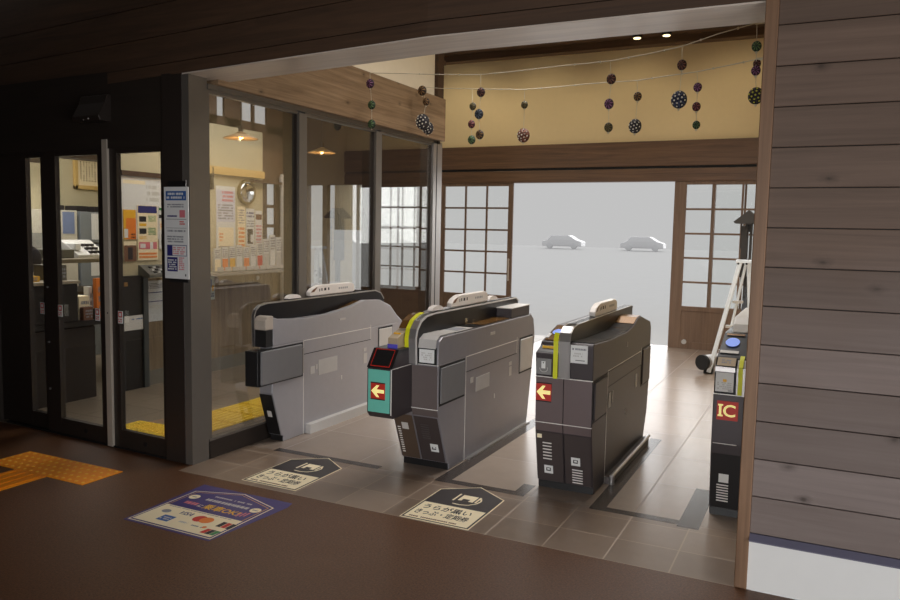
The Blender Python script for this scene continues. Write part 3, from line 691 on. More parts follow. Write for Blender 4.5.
# ------------------------------------------------------------------ ticket gates
def seams(m, X, segs, th=.0055, out=.0015):
    """thin bright lines on a side panel at x = X: (y0, z0, y1, z1) axis aligned"""
    for y0, z0, y1, z1 in segs:
        if abs(y1-y0) > abs(z1-z0): m.box(X-.001, X+out, min(y0, y1), max(y0, y1), z0-th/2, z0+th/2)
        else: m.box(X-.001, X+out, y0-th/2, y0+th/2, min(z0, z1), max(z0, z1))
def vents(m, x0, x1, p0, p1, n, mat):
    """n short slats on the sloping front between points p0 (y,z) top and p1 bottom"""
    for i in range(n):
        f = (i+.5)/n; y = p0[0]+(p1[0]-p0[0])*f; z = p0[1]+(p1[1]-p0[1])*f
        m.box(x0, x1, y-.005, y+.004, z-.003, z+.003, mat)
def front_quad(m, x0, x1, p0, p1, mat, lift=.002):
    """panel on a sloping front, p0 bottom (y,z), p1 top"""
    m.add([(x0, p0[0]-lift, p0[1]), (x1, p0[0]-lift, p0[1]), (x1, p1[0]-lift, p1[1]), (x0, p1[0]-lift, p1[1])], [(0, 1, 2, 3)], mat)
def arrow(m, x0, x1, y, z0, z1):
    """left-pointing lit arrow on a red plate facing -y"""
    m.box(x0, x1, y-.003, y, z0, z1, SIGNRED); m.box(x0, x1, y-.0035, y-.001, z0, z0+(z1-z0)*.06, GROOVE); m.box(x0, x1, y-.0035, y-.001, z1-(z1-z0)*.06, z1, GROOVE)
    w, h = x1-x0, z1-z0
    pts = [(.04, .5), (.42, .84), (.62, .84), (.42, .60), (.95, .60), (.95, .40), (.42, .40), (.62, .16), (.42, .16)]
    P2 = [(x0+a*w, z0+b*h) for a, b in pts]
    vs = [(a, y-.0045, b) for a, b in P2]
    m.add(vs, [(0, 1, 2, 3), (0, 3, 6), (3, 4, 5, 6), (0, 6, 7, 8)], SIGNCREAM)
def train(x, y0, y1, z, label):
    """small white model train standing on a gate's divider"""
    t = thing('model_train', (x, (y0+y1)/2, z), label, 'model train', 'white model trains on the ticket gates'); o = t.location.copy()
    n = y1-y0; h = .082
    prof = [(y0, z), (y0, z+.03), (y0+.04, z+.058), (y0+.10, z+h-.006), (y0+.14, z+h), (y1-.06, z+h), (y1-.015, z+h-.012), (y1, z+h-.03), (y1, z)]
    m = MB(plain('train white', srgb(226, 218, 212), .4)); m.prism(prof, 'x', x-.022, x+.022)
    cab = plain('cab window', srgb(110, 70, 44), .3)
    for sx in (x-.0226, x+.0226):
        m.add([(sx, y0+a, z+b) for a, b in ((.012, .028), (.055, .03), (.105, .068), (.085, .066), (.04, .05))], [(0, 1, 2, 3, 4)], cab)
        for yy, ww, zz in [(.125, .012, .03), (.155, .016, .034), (.195, .03, .034), (.25, .02, .034)]: m.quad((sx, y0+yy, z+zz), (0, ww, 0), (0, 0, .022), INK)
        for k in range(5): m.quad((sx, y0+n*.62+k*.03, z+.034), (0, .018, 0), (0, 0, .016), GREYINK)
    m.build('body', t, o, .006)
    m = MB(PALE); m.box(x-.018, x+.018, y0+.02, y1-.02, z-.004, z+.002); m.build('base_plate', t, o)
def bumpers(x, ys, z, t, o):
    for y in ys:
        m = MB(plain('train white', srgb(226, 218, 212), .4))
        pts = [(y+.085*math.cos(a*PI/10), z+.032*math.sin(a*PI/10)) for a in range(11)]
        m.prism(pts, 'x', x-.02, x+.02); m.build('sensor_cover', t, o)

def gate_side_details(t, o, X, rear=True, plates=()):
    m = MB(SEAM)
    seams(m, X, [(o.y+.272, .0, o.y+.272, .76), (o.y+.272, .755, o.y+1.27, .755), (o.y+1.27, .645, o.y+1.27, .78)])
    m.build('seam_trim', t, o)
    m = MB(GROOVE); seams(m, X, [(o.y+.272, .645, o.y+1.27, .645)], .005); m.build('panel_gap', t, o)
    for y0, y1, z0, z1 in plates: MB(PALE).box(X-.001, X+.003, o.y+y0, o.y+y1, z0, z1).build('access_plate', t, o)
    m = MB(SEAM)
    m.box(X-.001, X+.003, o.y+.80, o.y+.812, .355, .39); m.build('lock', t, o)
def flap(t, o, X, y0, y1, z0, z1, mat=FLAP):
    m = MB(GROOVE); m.box(X-.002, X+.0015, y0, y1, z0, z1); sl = m.build('flap_slot', t, o)
    m = MB(mat); m.box(X-.002, X+.010, y0+.012, y1-.014, z0+.015, z1-.015); m.build('flap', sl, o, .008)

# ---- gate 3 (right-centre)
gx, gy = -1.24, 4.63
t = thing('ticket_gate', (gx, gy, 0), 'dark ticket gate with red arrow plate and icon panel, right of the teal-fronted gate', 'ticket gate', 'automatic ticket gates'); o = t.location.copy()
def P3(l): return [(gy+a, b) for a, b in l]
base = P3([(.02, 0), (.02, .045), (0, .05), (-.072, .39), (-.08, .45), (-.09, .745), (1.60, .745), (1.595, .47), (1.56, .23), (1.47, .05), (1.45, 0)])
up = P3([(-.09, .745), (-.105, .96), (-.085, .975), (.25, .958), (.78, .955), (1.0, .985), (1.12, 1.023), (1.22, 1.028), (1.40, .99), (1.56, .956), (1.60, .90), (1.60, .745)])
m = MB(GATEDARK); m.prism(base, 'x', gx-.37, gx-.185); m.prism(base, 'x', gx-.184, gx); m.build('lower_body', t, o, .006)
m = MB(GATEDARK); m.prism(up, 'x', gx-.15, gx); m.build('upper_body', t, o, .006)
m = MB(DECK); deck = P3([(-.07, .976), (.25, .960), (.78, .957), (.98, .985)]); m.strip(deck, 'x', gx-.148, gx-.010, .004)
m.strip(P3([(1.0, .989), (1.12, 1.025), (1.22, 1.030)]), 'x', gx-.148, gx-.010, .004, BRONZE)
m.box(gx-.12, gx-.05, gy+.85, gy+.93, .965, .972, BRONZE); m.build('deck', t, o)
fin = P3([(-.10, .745), (-.11, .98), (-.09, 1.03), (-.04, 1.062), (.06, 1.075), (1.53, 1.078), (1.575, 1.06), (1.58, .745)])
m = MB(DECK); m.prism(fin, 'x', gx-.215, gx-.15); m.build('divider', t, o, .004)
m = MB(SILVER); m.strip(fin[0:7], 'x', gx-.219, gx-.146, -.004); m.build('divider_trim', t, o)
m = MB(SILVER); m.strip(P3([(-.103, .75), (-.113, .98), (-.093, 1.03), (-.04, 1.065)]), 'x', gx-.214, gx-.151, .004); m.build('divider_nose', t, o)
m = MB(YELLOW); m.strip(P3([(-.115, .745), (-.12, .98), (-.10, 1.03)]), 'x', gx-.248, gx-.219, .004); m.build('warning_tape', t, o)
lu = P3([(-.09, .745), (-.105, .895), (-.02, .93), (0, .955), (.30, 1.03), (1.5, 1.03), (1.58, .95), (1.58, .745)])
m = MB(GATEDARK); m.prism(lu, 'x', gx-.37, gx-.216); m.build('exit_unit', t, o, .005)
m = MB(BRONZE); m.strip(P3([(.02, .962), (.28, 1.027)]), 'x', gx-.355, gx-.23, .004)
m.prism(P3([(.05, .973), (.12, .99), (.12, .994), (.05, .977)]), 'x', gx-.36, gx-.34, WHITE)
m.build('reader_deck', t, o)
pts = [(gx-.315+.03*math.cos(a*PI/10), gy+.15+.045*math.sin(a*PI/10)) for a in range(20)]
m = MB(BADGE); m.add([(a, b, 1.0035+(b-gy-.15)*.25) for a, b in pts], [tuple(range(20))]); m.build('reader_disc', t, o)
m = MB(BLACK); m.add([(gx-.362, gy-.09, .903), (gx-.252, gy-.09, .903), (gx-.252, gy-.015, .935), (gx-.362, gy-.015, .935)], [(0, 1, 2, 3)])
m.box(gx-.345, gx-.27, gy-.05, gy-.04, .92, .935, GOLD); m.build('ticket_slot', t, o)
m = MB(plain('icon plate', srgb(128, 126, 124), .4)); yy = -.106
m.box(gx-.362, gx-.262, gy+yy-.002, gy+yy+.01, .762, .862)
m.box(gx-.328, gx-.302, gy+yy-.004, gy+yy-.002, .80, .845, WHITE); m.box(gx-.318, gx-.312, gy+yy-.005, gy+yy-.003, .832, .84, INK)
for a in range(10):
    a0, a1 = PI*1.05*a/9+PI*.95, PI*1.05*(a+1)/9+PI*.95
    m.cyl((gx-.312+.026*math.cos(a0), gy+yy-.004, .80+.022*math.sin(a0)), (gx-.312+.026*math.cos(a1), gy+yy-.004, .80+.022*math.sin(a1)), .0022, PALE, 5)
m.build('icon_plate', t, o)
m = MB(WHITE); m.box(gx-.142, gx-.035, gy-.108, gy-.101, .852, .962)
m.marks((gx-.132, gy-.1085, .93), (.09, 0, 0), (0, 0, .02), GREYINK, 1, 2, 8); m.marks((gx-.125, gy-.1085, .89), (.06, 0, 0), (0, 0, .03), PALE, 2, 4, 6); m.quad((gx-.11, gy-.1085, .868), (.06, 0, 0), (0, 0, .004), INK)
m.build('notice_label', t, o)
m = MB(SIGNRED); arrow(m, gx-.362, gx-.262, gy-.0935, .585, .708); m.build('arrow_sign', t, o)
FRONTSKIN = plain('gate front lit tone', srgb(104, 90, 90), .4, .2, .05)  # paler than the gate body; front light painted into its colour
for xa, xb in ((gx-.366, gx-.187), (gx-.182, gx-.004)):
    MB(FRONTSKIN).strip(P3([(-.0735, .395), (-.081, .45), (-.091, .742)]), 'x', xa, xb, .003).build('front_panel', t, o)
m = MB(GATEBLACK)
front_quad(m, gx-.362, gx-.19, (-.0+gy-.005, .055), (gy-.071, .385), GATEBLACK); front_quad(m, gx-.176, gx-.01, (gy-.005, .055), (gy-.071, .385), GATEBLACK)
def fy(z): return gy-.072*(z-.05)/.34-.004
vents(m, gx-.32, gx-.262, (fy(.325), .325), (fy(.195), .195), 6, SEAM); vents(m, gx-.13, gx-.062, (fy(.165), .165), (fy(.06), .06), 6, SEAM)
m.build('vent_panel', t, o)
m = MB(WHITE)
for x0, z0 in ((gx-.316, .105), (gx-.135, .185)):
    m.prism([(fy(z0), z0), (fy(z0)-.002, z0), (fy(z0+.055)-.002, z0+.055), (fy(z0+.055), z0+.055)], 'x', x0, x0+.058)
    y_ = fy(z0+.028)-.0045
    for a, b, c, d in [(.014, .018, .03, .006), (.014, .036, .03, .006), (.014, .018, .006, .022), (.038, .026, .006, .016)]: m.box(x0+a, x0+a+c, y_, y_+.002, z0+b, z0+b+d, INK)
m.box(gx-.355, gx-.325, fy(.36)-.001, fy(.36)+.004, .345, .37, PAPER2)
m.build('code_label', t, o)
MB(SEAM).box(gx-.37, gx, gy-.098, gy-.085, .743, .748).build('front_trim', t, o); MB(SEAM).box(gx-.37, gx, gy-.0875, gy-.075, .449, .453).build('front_trim', t, o)
flap(t, o, gx, gy-.07, gy+.255, .475, .742, GATEDARK); flap(t, o, gx, gy+1.29, gy+1.585, .47, .775, GATEDARK)
gate_side_details(t, o, gx, plates=[(.30, .36, .50, .60), (1.09, 1.14, .50, .60), (.40, .42, .52, .6)])
m = MB(GATEBLACK); m.box(gx-.004, gx+.05, gy+.27, gy+1.44, 0, .045); m.build('skirting', t, o)
m = MB(SILVER); m.cyl((gx+.05, gy+.27, .055), (gx+.05, gy+1.44, .055), .013); m.cyl((gx+.05, gy+.275, 0), (gx+.05, gy+.275, .06), .018); m.build('guard_rail', t, o)
m = MB(BLACK); m.box(gx-.36, gx-.005, gy+.015, gy+1.44, 0, .05); m.build('plinth', t, o)
m = MB(SEAM); m.box(gx-.001, gx+.003, gy+.785, gy+.79, .85, .882); m.box(gx-.001, gx+.003, gy+.775, gy+.79, .85, .855); m.build('lock', t, o)
train(gx-.185, 5.13, 5.74, 1.08, 'white model train on top of the gate with the icon panel')

# ---- gate 2 (centre, teal-fronted box)
gx, gy = -2.265, 4.63
t = thing('ticket_gate', (gx, gy, 0), 'dark ticket gate with teal-fronted arrow box, in the middle of the row', 'ticket gate', 'automatic ticket gates'); o = t.location.copy()
base = P3([(.02, 0), (.02, .045), (0, .05), (-.145, .40), (-.16, .45), (-.165, .755), (1.70, .755), (1.645, .45), (1.56, .05), (1.54, 0)])
up = P3([(-.165, .755), (-.165, .87), (-.15, .915), (-.10, .94), (1.60, .94), (1.66, .90), (1.70, .755)])
m = MB(GATE); m.prism(base, 'x', gx-.20, gx); m.prism(base, 'x', gx-.36, gx-.201); m.build('lower_body', t, o, .006)
m = MB(GATE); m.prism(up, 'x', gx-.15, gx); m.build('upper_body', t, o, .006)
MB(plain('gate front shaded tone', srgb(104, 93, 91), .42, .2, .05)).strip(P3([(-.1435, .402), (-.161, .452), (-.1655, .745)]), 'x', gx-.197, gx-.004, .003).build('front_panel', t, o)  # darker than the gate body; shade on the front painted into its colour
m = MB(PALE); m.strip(P3([(-.168, .865), (-.153, .92), (-.10, .945), (.12, .944)]), 'x', gx-.15, gx-.02, .006)
m.marks((gx-.12, gy-.166, .885), (.07, 0, 0), (0, .012, .03), GREYINK, 2, 3, 6); m.build('nose_cover', t, o)
m = MB(DECK); m.box(gx-.16, gx-.012, gy+.12, gy+1.62, .935, .944); m.build('deck', t, o)
m = MB(PALE); m.box(gx-.155, gx-.02, gy+.14, gy+.42, .944, .947); m.box(gx-.14, gx-.04, gy+.20, gy+.36, .947, .948, GREYINK); m.build('card_reader', t, o)
m = MB(BRONZE); m.box(gx-.15, gx-.03, gy+.62, gy+1.15, .944, .948); m.build('ticket_tray', t, o)
m = MB(CLEAR); m.box(gx-.12, gx-.06, gy+.50, gy+.54, .944, 1.0); m.build('clear_tab', t, o)
m = MB(GATEDARK); m.box(gx-.165, gx-.02, gy+1.18, gy+1.60, .94, 1.02); m.box(gx-.17, gx-.015, gy+1.17, gy+1.61, 1.02, 1.028, PALE); m.build('rear_box', t, o, .004)
fin = P3([(-.20, .755), (-.21, .93), (-.19, .99), (-.14, 1.04), (-.06, 1.07), (.06, 1.08), (1.60, 1.08), (1.66, 1.05), (1.68, .755)])
m = MB(DECK); m.prism(fin, 'x', gx-.20, gx-.15); m.build('divider', t, o, .004)
m = MB(SILVER); m.strip(P3([(-.203, .76), (-.213, .93), (-.193, .99), (-.143, 1.04)]), 'x', gx-.199, gx-.151, .003); m.build('divider_nose', t, o)
m = MB(PALE); m.strip(fin[0:8], 'x', gx-.154, gx-.144, -.010); m.strip(fin[2:8], 'x', gx-.206, gx-.154, -.004); m.build('divider_trim', t, o)
m = MB(SILVER); m.prism([(gx-.16, gy+.30), (gx-.158, gy+.30), (gx-.158, gy+.34), (gx-.16, gy+.34)], 'z', 1.0, 1.05); m.build('tab', t, o)
lu = P3([(-.12, .755), (-.14, .90), (.0, .93), (.05, 1.0), (.3, 1.06), (1.6, 1.06), (1.65, .755)])
m = MB(GATE); m.prism(lu, 'x', gx-.36, gx-.201); m.build('exit_unit', t, o, .005)
m = MB(YELLOW); m.strip(P3([(-.205, .865), (-.213, .93), (-.193, .99), (-.143, 1.04), (-.06, 1.072), (.0, 1.078)]), 'x', gx-.230, gx-.200, .005); m.build('warning_tape', t, o)
m = MB(BRONZE); m.strip(P3([(-.185, .99), (-.14, 1.035), (-.06, 1.065), (.06, 1.075)]), 'x', gx-.29, gx-.232, .004); m.build('exit_deck', t, o)
m = MB(plain('slot tan', srgb(176, 156, 128), .45)); m.prism(P3([(-.30, .865), (-.30, .935), (-.16, .985), (-.12, .985), (-.12, .865)]), 'x', gx-.308, gx-.236)
m.build('ticket_slot', t, o, .004)
m = MB(GOLD); m.box(gx-.298, gx-.246, gy-.243, gy-.237, .94, .965); m.build('slot_lip', t, o)
m = MB(VIOLETLINE); m.box(gx-.309, gx-.235, gy-.303, gy-.298, .868, .895); m.build('slot_band', t, o)
# front box
bx0, bx1 = gx-.385, gx-.20
bp = P3([(-.43, .455), (-.43, .75), (-.345, .865), (.0, .865), (.0, .42), (-.40, .42)])
m = MB(GATEDARK); m.prism(bp, 'x', bx0, bx1); fb = m.build('front_box', t, o, .005)
m = MB(BLACK); m.prism(P3([(-.432, .752), (-.345, .868), (-.02, .868), (-.02, .85), (-.335, .85), (-.415, .752)]), 'x', bx0-.002, bx1+.002)
m.build('box_hood', fb, o)
m = MB(RED)
def hq(a, b, c, d):
    """line on the sloping hood: a,b along x, c,d fraction up the slope"""
    p = lambda f: (gy-.4335+.087*f, .7535+.116*f)
    m.add([(a, *p(c)), (b, *p(c)), (b, *p(d)), (a, *p(d))], [(0, 1, 2, 3)])
hq(bx0+.02, bx1-.02, .08, .11); hq(bx0+.02, bx1-.02, .94, .97); hq(bx0+.02, bx0+.024, .08, .97); hq(bx1-.024, bx1-.02, .08, .97)
m.build('hood_outline', fb, o)
m = MB(TEAL); m.box(bx0+.012, bx1-.012, gy-.436, gy-.43, .462, .742); m.build('teal_panel', fb, o)
m = MB(SIGNRED); arrow(m, bx0+.034, bx1-.044, gy-.436, .545, .660); m.build('arrow_sign', fb, o)
m = MB(VIOLETLINE); m.box(bx1, bx1+.004, gy-.20, gy-.02, .815, .862); m.marks((bx1+.0045, gy-.19, .825), (0, .16, 0), (0, 0, .025), plain('pale lilac', srgb(212, 212, 226), .6), 1, 3, 8); m.build('side_label', fb, o)
m = MB(SEAM); m.box(bx1, bx1+.002, gy-.43, gy, .748, .752); m.box(bx1-.006, bx1+.001, gy-.431, gy-.429, .45, .75); m.build('box_trim', fb, o)
# front details, right half
m = MB(GROOVE); m.box(gx-.158, gx-.012, gy-.1665, gy-.160, .757, .872); m.build('label_frame', t, o)
m = MB(WHITE); m.box(gx-.142, gx-.03, gy-.169, gy-.165, .768, .858); m.marks((gx-.125, gy-.1695, .785), (.08, 0, 0), (0, 0, .055), PALE, 4, 9, 5); m.build('notice_label', t, o)
m = MB(GATEBLACK)
def fy(z): return gy-.145*(z-.05)/.35-.004
front_quad(m, gx-.35, gx-.205, (gy-.004, .055), (gy-.143, .392), plain('gate foot panel', srgb(84, 68, 56), .45)); front_quad(m, gx-.192, gx-.012, (gy-.004, .055), (gy-.143, .392), GATEBLACK)
vents(m, gx-.335, gx-.315, (fy(.30), .30), (fy(.09), .09), 12, SEAM); vents(m, gx-.15, gx-.09, (fy(.34), .34), (fy(.22), .22), 7, plain('slat grey', srgb(70, 62, 60), .5))
m.build('vent_panel', t, o)
m = MB(WHITE); z0, x0 = .13, gx-.105
m.prism([(fy(z0), z0), (fy(z0)-.002, z0), (fy(z0+.06)-.002, z0+.06), (fy(z0+.06), z0+.06)], 'x', x0, x0+.06)
y_ = fy(z0+.028)-.006
for a, b, c, d in [(.014, .02, .03, .006), (.014, .038, .03, .006), (.014, .02, .006, .022), (.038, .03, .006, .012)]: m.box(x0+a, x0+a+c, y_, y_+.002, z0+b, z0+b+d, INK)
m.build('code_label', t, o)
m = MB(PALE); m.prism([(fy(.28), .28), (fy(.28)-.002, .28), (fy(.33)-.002, .33), (fy(.33), .33)], 'x', gx-.30, gx-.25); m.build('plate', t, o)
MB(SEAM).box(gx-.20, gx, gy-.168, gy-.16, .753, .757).build('front_trim', t, o); MB(SEAM).box(gx-.20, gx, gy-.166, gy-.157, .452, .456).build('front_trim', t, o)
flap(t, o, gx, gy-.145, gy+.255, .475, .75); flap(t, o, gx, gy+1.33, gy+1.64, .46, .765, PALE)
gate_side_details(t, o, gx, plates=[(.45, .70, .47, .575), (.35, .40, .55, .59), (1.10, 1.155, .48, .555), (1.10, 1.155, .565, .595), (.70, .79, .86, .882)])
m = MB(BLACK); m.box(gx-.35, gx-.005, gy+.015, gy+1.54, 0, .05); m.build('plinth', t, o)
m = MB(SILVER); m.box(gx-.003, gx+.03, gy+.30, gy+1.55, .0, .012); m.build('floor_rail', t, o)
bumpers(gx-.19, (4.78, 5.78), 1.09, t, o)
train(gx-.19, 5.0, 5.66, 1.09, 'white model train on top of the teal-fronted gate')

# ---- gate 1 (slim, against the glass wall)
gx, gy = -3.69, 4.63
t = thing('ticket_gate', (gx, gy, 0), 'slim grey ticket gate standing against the glass wall', 'ticket gate', 'automatic ticket gates'); o = t.location.copy()
base = P3([(.02, 0), (.02, .045), (0, .05), (-.11, .40), (-.11, .755), (1.86, .755), (1.80, .60), (1.62, .05), (1.60, 0)])
up = P3([(-.10, .755), (-.10, .975), (-.03, .955), (.33, .93), (.60, .94), (.80, .957), (1.0, .981), (1.17, 1.013), (1.43, .997), (1.55, .955), (1.62, .93), (1.74, .83), (1.86, .755)])
m = MB(GATEPALE); m.prism(base, 'x', gx-.125, gx); m.build('lower_body', t, o, .006)
m = MB(GATEPALE); m.prism(up, 'x', gx-.05, gx); m.prism(P3([(-.10, .755), (-.10, .93), (1.5, .92), (1.6, .755)]), 'x', gx-.115, gx-.05); m.build('upper_body', t, o, .006)
m = MB(BRONZE); m.prism(P3([(.75, .93), (1.0, .975), (1.15, 1.008), (1.15, .93)]), 'x', gx-.10, gx-.05); m.build('deck', t, o)
fin = P3([(-.18, .755), (-.19, .98), (-.17, 1.03), (-.12, 1.062), (-.04, 1.075), (1.52, 1.078), (1.62, 1.05), (1.68, .99), (1.70, .755)])
m = MB(DECK); m.prism(fin, 'x', gx-.128, gx-.110); m.build('divider', t, o)
m = MB(SILVER); m.strip(fin[0:8], 'x', gx-.132, gx-.106, -.010); m.build('divider_trim', t, o)
m = MB(plain('nose beige', srgb(176, 164, 152), .4)); m.prism(P3([(-.19, .885), (-.19, .955), (-.172, .982), (-.13, .99), (-.098, .985), (-.098, .885)]), 'x', gx-.105, gx+.001); m.build('nose_cover', t, o, .006)
m = MB(BLACK); m.box(gx-.105, gx-.003, gy-.18, gy-.10, .757, .885); m.build('nose_recess', t, o)
m = MB(BLACK); m.box(gx-.125, gx-.004, gy-.27, gy-.10, .47, .735); m.build('front_box', t, o, .006)
m = MB(GROOVE); m.box(gx-.004, gx+.002, gy-.262, gy+.262, .472, .745); m.build('flap_slot', t, o)
m = MB(FLAP); m.box(gx, gx+.022, gy-.255, gy+.235, .482, .735); m.build('flap', t, o, .012, 3)
m = MB(SILVER); m.box(gx, gx+.02, gy+.238, gy+.252, .50, .70); m.build('flap_hinge', t, o)
m = MB(BLACK); front_quad(m, gx-.122, gx-.006, (gy-.004, .055), (gy-.112, .385), BLACK); m.build('vent_panel', t, o)
m = MB(PALE); fy1 = lambda z: gy-.112*(z-.05)/.35-.005
m.prism([(fy1(.20), .20), (fy1(.20)-.002, .20), (fy1(.25)-.002, .25), (fy1(.25), .25)], 'x', gx-.085, gx-.045); m.build('code_label', t, o)
flap(t, o, gx, gy+1.40, gy+1.66, .50, .74, PALE)
gate_side_details(t, o, gx, plates=[(.47, .74, .445, .57), (.36, .42, .47, .53), (.43, .46, .50, .54), (1.15, 1.21, .44, .53), (1.15, 1.2, .55, .58), (.77, .86, .868, .885)])
m = MB(PALE); m.box(gx, gx+.05, gy+.30, gy+1.5, 0, .075); m.build('floor_rail', t, o)
m = MB(BLACK); m.box(gx-.12, gx-.005, gy+.015, gy+1.6, 0, .05); m.build('plinth', t, o)
bumpers(gx-.12, (4.92,), 1.085, t, o)
train(gx-.12, 5.12, 5.78, 1.09, 'white model train on top of the slim gate by the glass wall')

# ---- IC gate (slim, against the wooden post)
gx, gy = -.545, 4.66
t = thing('ticket_gate', (gx, gy, 0), 'slim black ticket gate marked IC beside the wooden post', 'ticket gate', 'automatic ticket gates'); o = t.location.copy()
gr = gx+.17
base = P3([(.02, 0), (.02, .045), (0, .05), (-.05, .39), (-.055, .45), (-.06, .74), (1.5, .74), (1.5, .3), (1.42, 0)])
m = MB(GATEDARK); m.prism(base, 'x', gx, gr); m.build('lower_body', t, o, .005)
up = P3([(-.06, .74), (-.065, .90), (-.03, .905), (-.01, .945), (.02, .95), (.35, 1.05), (1.45, 1.05), (1.5, .95), (1.5, .74)])
m = MB(DECK); m.prism(up, 'x', gx+.002, gr); m.build('upper_body', t, o, .004)
m = MB(PALE); m.prism(P3([(.38, 1.05), (.42, 1.10), (.50, 1.14), (1.2, 1.14), (1.3, 1.05)]), 'x', gx+.04, gr); m.build('rear_cover', t, o, .01)
def dk(y): return .955+(y-.02)*.303
m = MB(BADGE); pts = [(gx+.066+.040*math.cos(a*PI/12), .20+.062*math.sin(a*PI/12)) for a in range(24)]
m.add([(a, gy+b, dk(b)+.003) for a, b in pts], [tuple(range(24))]); m.build('reader_disc', t, o)
m = MB(PALE); m.add([(gx+.012, gy+.05, dk(.05)+.002), (gx+.115, gy+.05, dk(.05)+.002), (gx+.115, gy+.085, dk(.085)+.002), (gx+.012, gy+.085, dk(.085)+.002)], [(0, 1, 2, 3)])
m.add([(gx+.02, gy+.30, dk(.30)+.002), (gx+.125, gy+.30, dk(.30)+.002), (gx+.125, gy+.325, dk(.325)+.002), (gx+.02, gy+.325, dk(.325)+.002)], [(0, 1, 2, 3)], BRONZE); m.build('reader_trim', t, o)
m = MB(plain('slot tan', srgb(176, 156, 128), .45)); m.add([(gx+.012, gy-.064, .908), (gx+.112, gy-.064, .908), (gx+.112, gy-.012, .948), (gx+.012, gy-.012, .948)], [(0, 1, 2, 3)])
m.marks((gx+.035, gy-.052, .919), (.055, 0, 0), (0, .03, .022), GREYINK, 2, 3, 5); m.build('instruction_plate', t, o)
m = MB(WHITE); m.box(gx+.010, gx+.108, gy-.069, gy-.062, .757, .868)
m.marks((gx+.02, gy-.0695, .77), (.08, 0, 0), (0, 0, .045), PALE, 4, 7, 6); m.quad((gx+.05, gy-.0695, .815), (.02, 0, 0), (0, 0, .015), GOLD); m.quad((gx+.08, gy-.0695, .762), (.02, 0, 0), (0, 0, .006), GREYINK); m.build('notice_label', t, o)
m = MB(SILVER); m.box(gx+.005, gx+.112, gy-.066, gy-.055, .872, .90); m.build('label_holder', t, o)
m = MB(SILVER); m.strip(P3([(-.064, .742), (-.069, .90), (-.03, .93), (.1, .97)]), 'x', gx+.122, gr, .004); m.build('side_strip', t, o)
m = MB(YELLOW); m.strip(P3([(-.070, .745), (-.075, .905), (-.03, .938), (.02, .955)]), 'x', gx+.132, gx+.155, .004); m.build('warning_tape', t, o)
m = MB(SIGNRED); yy = gy-.0625
m.box(gx+.024, gx+.140, yy-.003, yy+.006, .592, .702)
m.text('IC', (gx+.036, yy-.0035, .612), (.09, 0, 0), (0, 0, .072), SIGNCREAM)
m.box(gx+.030, gx+.058, yy-.0036, yy-.002, .612, .622, SIGNCREAM); m.box(gx+.030, gx+.058, yy-.0036, yy-.002, .674, .684, SIGNCREAM); m.build('ic_sign', t, o)
m = MB(GATEBLACK); fy = lambda z: gy-.05*(z-.05)/.34-.004
front_quad(m, gx+.006, gr-.006, (gy-.003, .055), (gy-.051, .388), plain('black vent panel', srgb(22, 20, 22), .45)); vents(m, gx+.04, gx+.105, (fy(.205), .205), (fy(.09), .09), 7, SEAM); m.build('vent_panel', t, o)
m = MB(WHITE); x0, z0 = gx+.05, .215; m.box(x0, x0+.055, fy(z0)-.004, fy(z0+.055)+.001, z0, z0+.055)
for a, b, c, d in [(.014, .018, .03, .006), (.014, .036, .03, .006), (.036, .018, .006, .022)]: m.box(x0+a, x0+a+c, fy(z0)-.006, fy(z0)-.003, z0+b, z0+b+d, INK)
m.build('code_label', t, o)
MB(SEAM).box(gx, gr, gy-.063, gy-.055, .738, .743).build('front_trim', t, o); MB(SEAM).box(gx+.01, gr-.03, gy-.058, gy-.05, .448, .452).build('front_trim', t, o)
m = MB(BLACK); m.box(gx+.005, gr, gy+.015, gy+1.4, 0, .05); m.build('plinth', t, o)

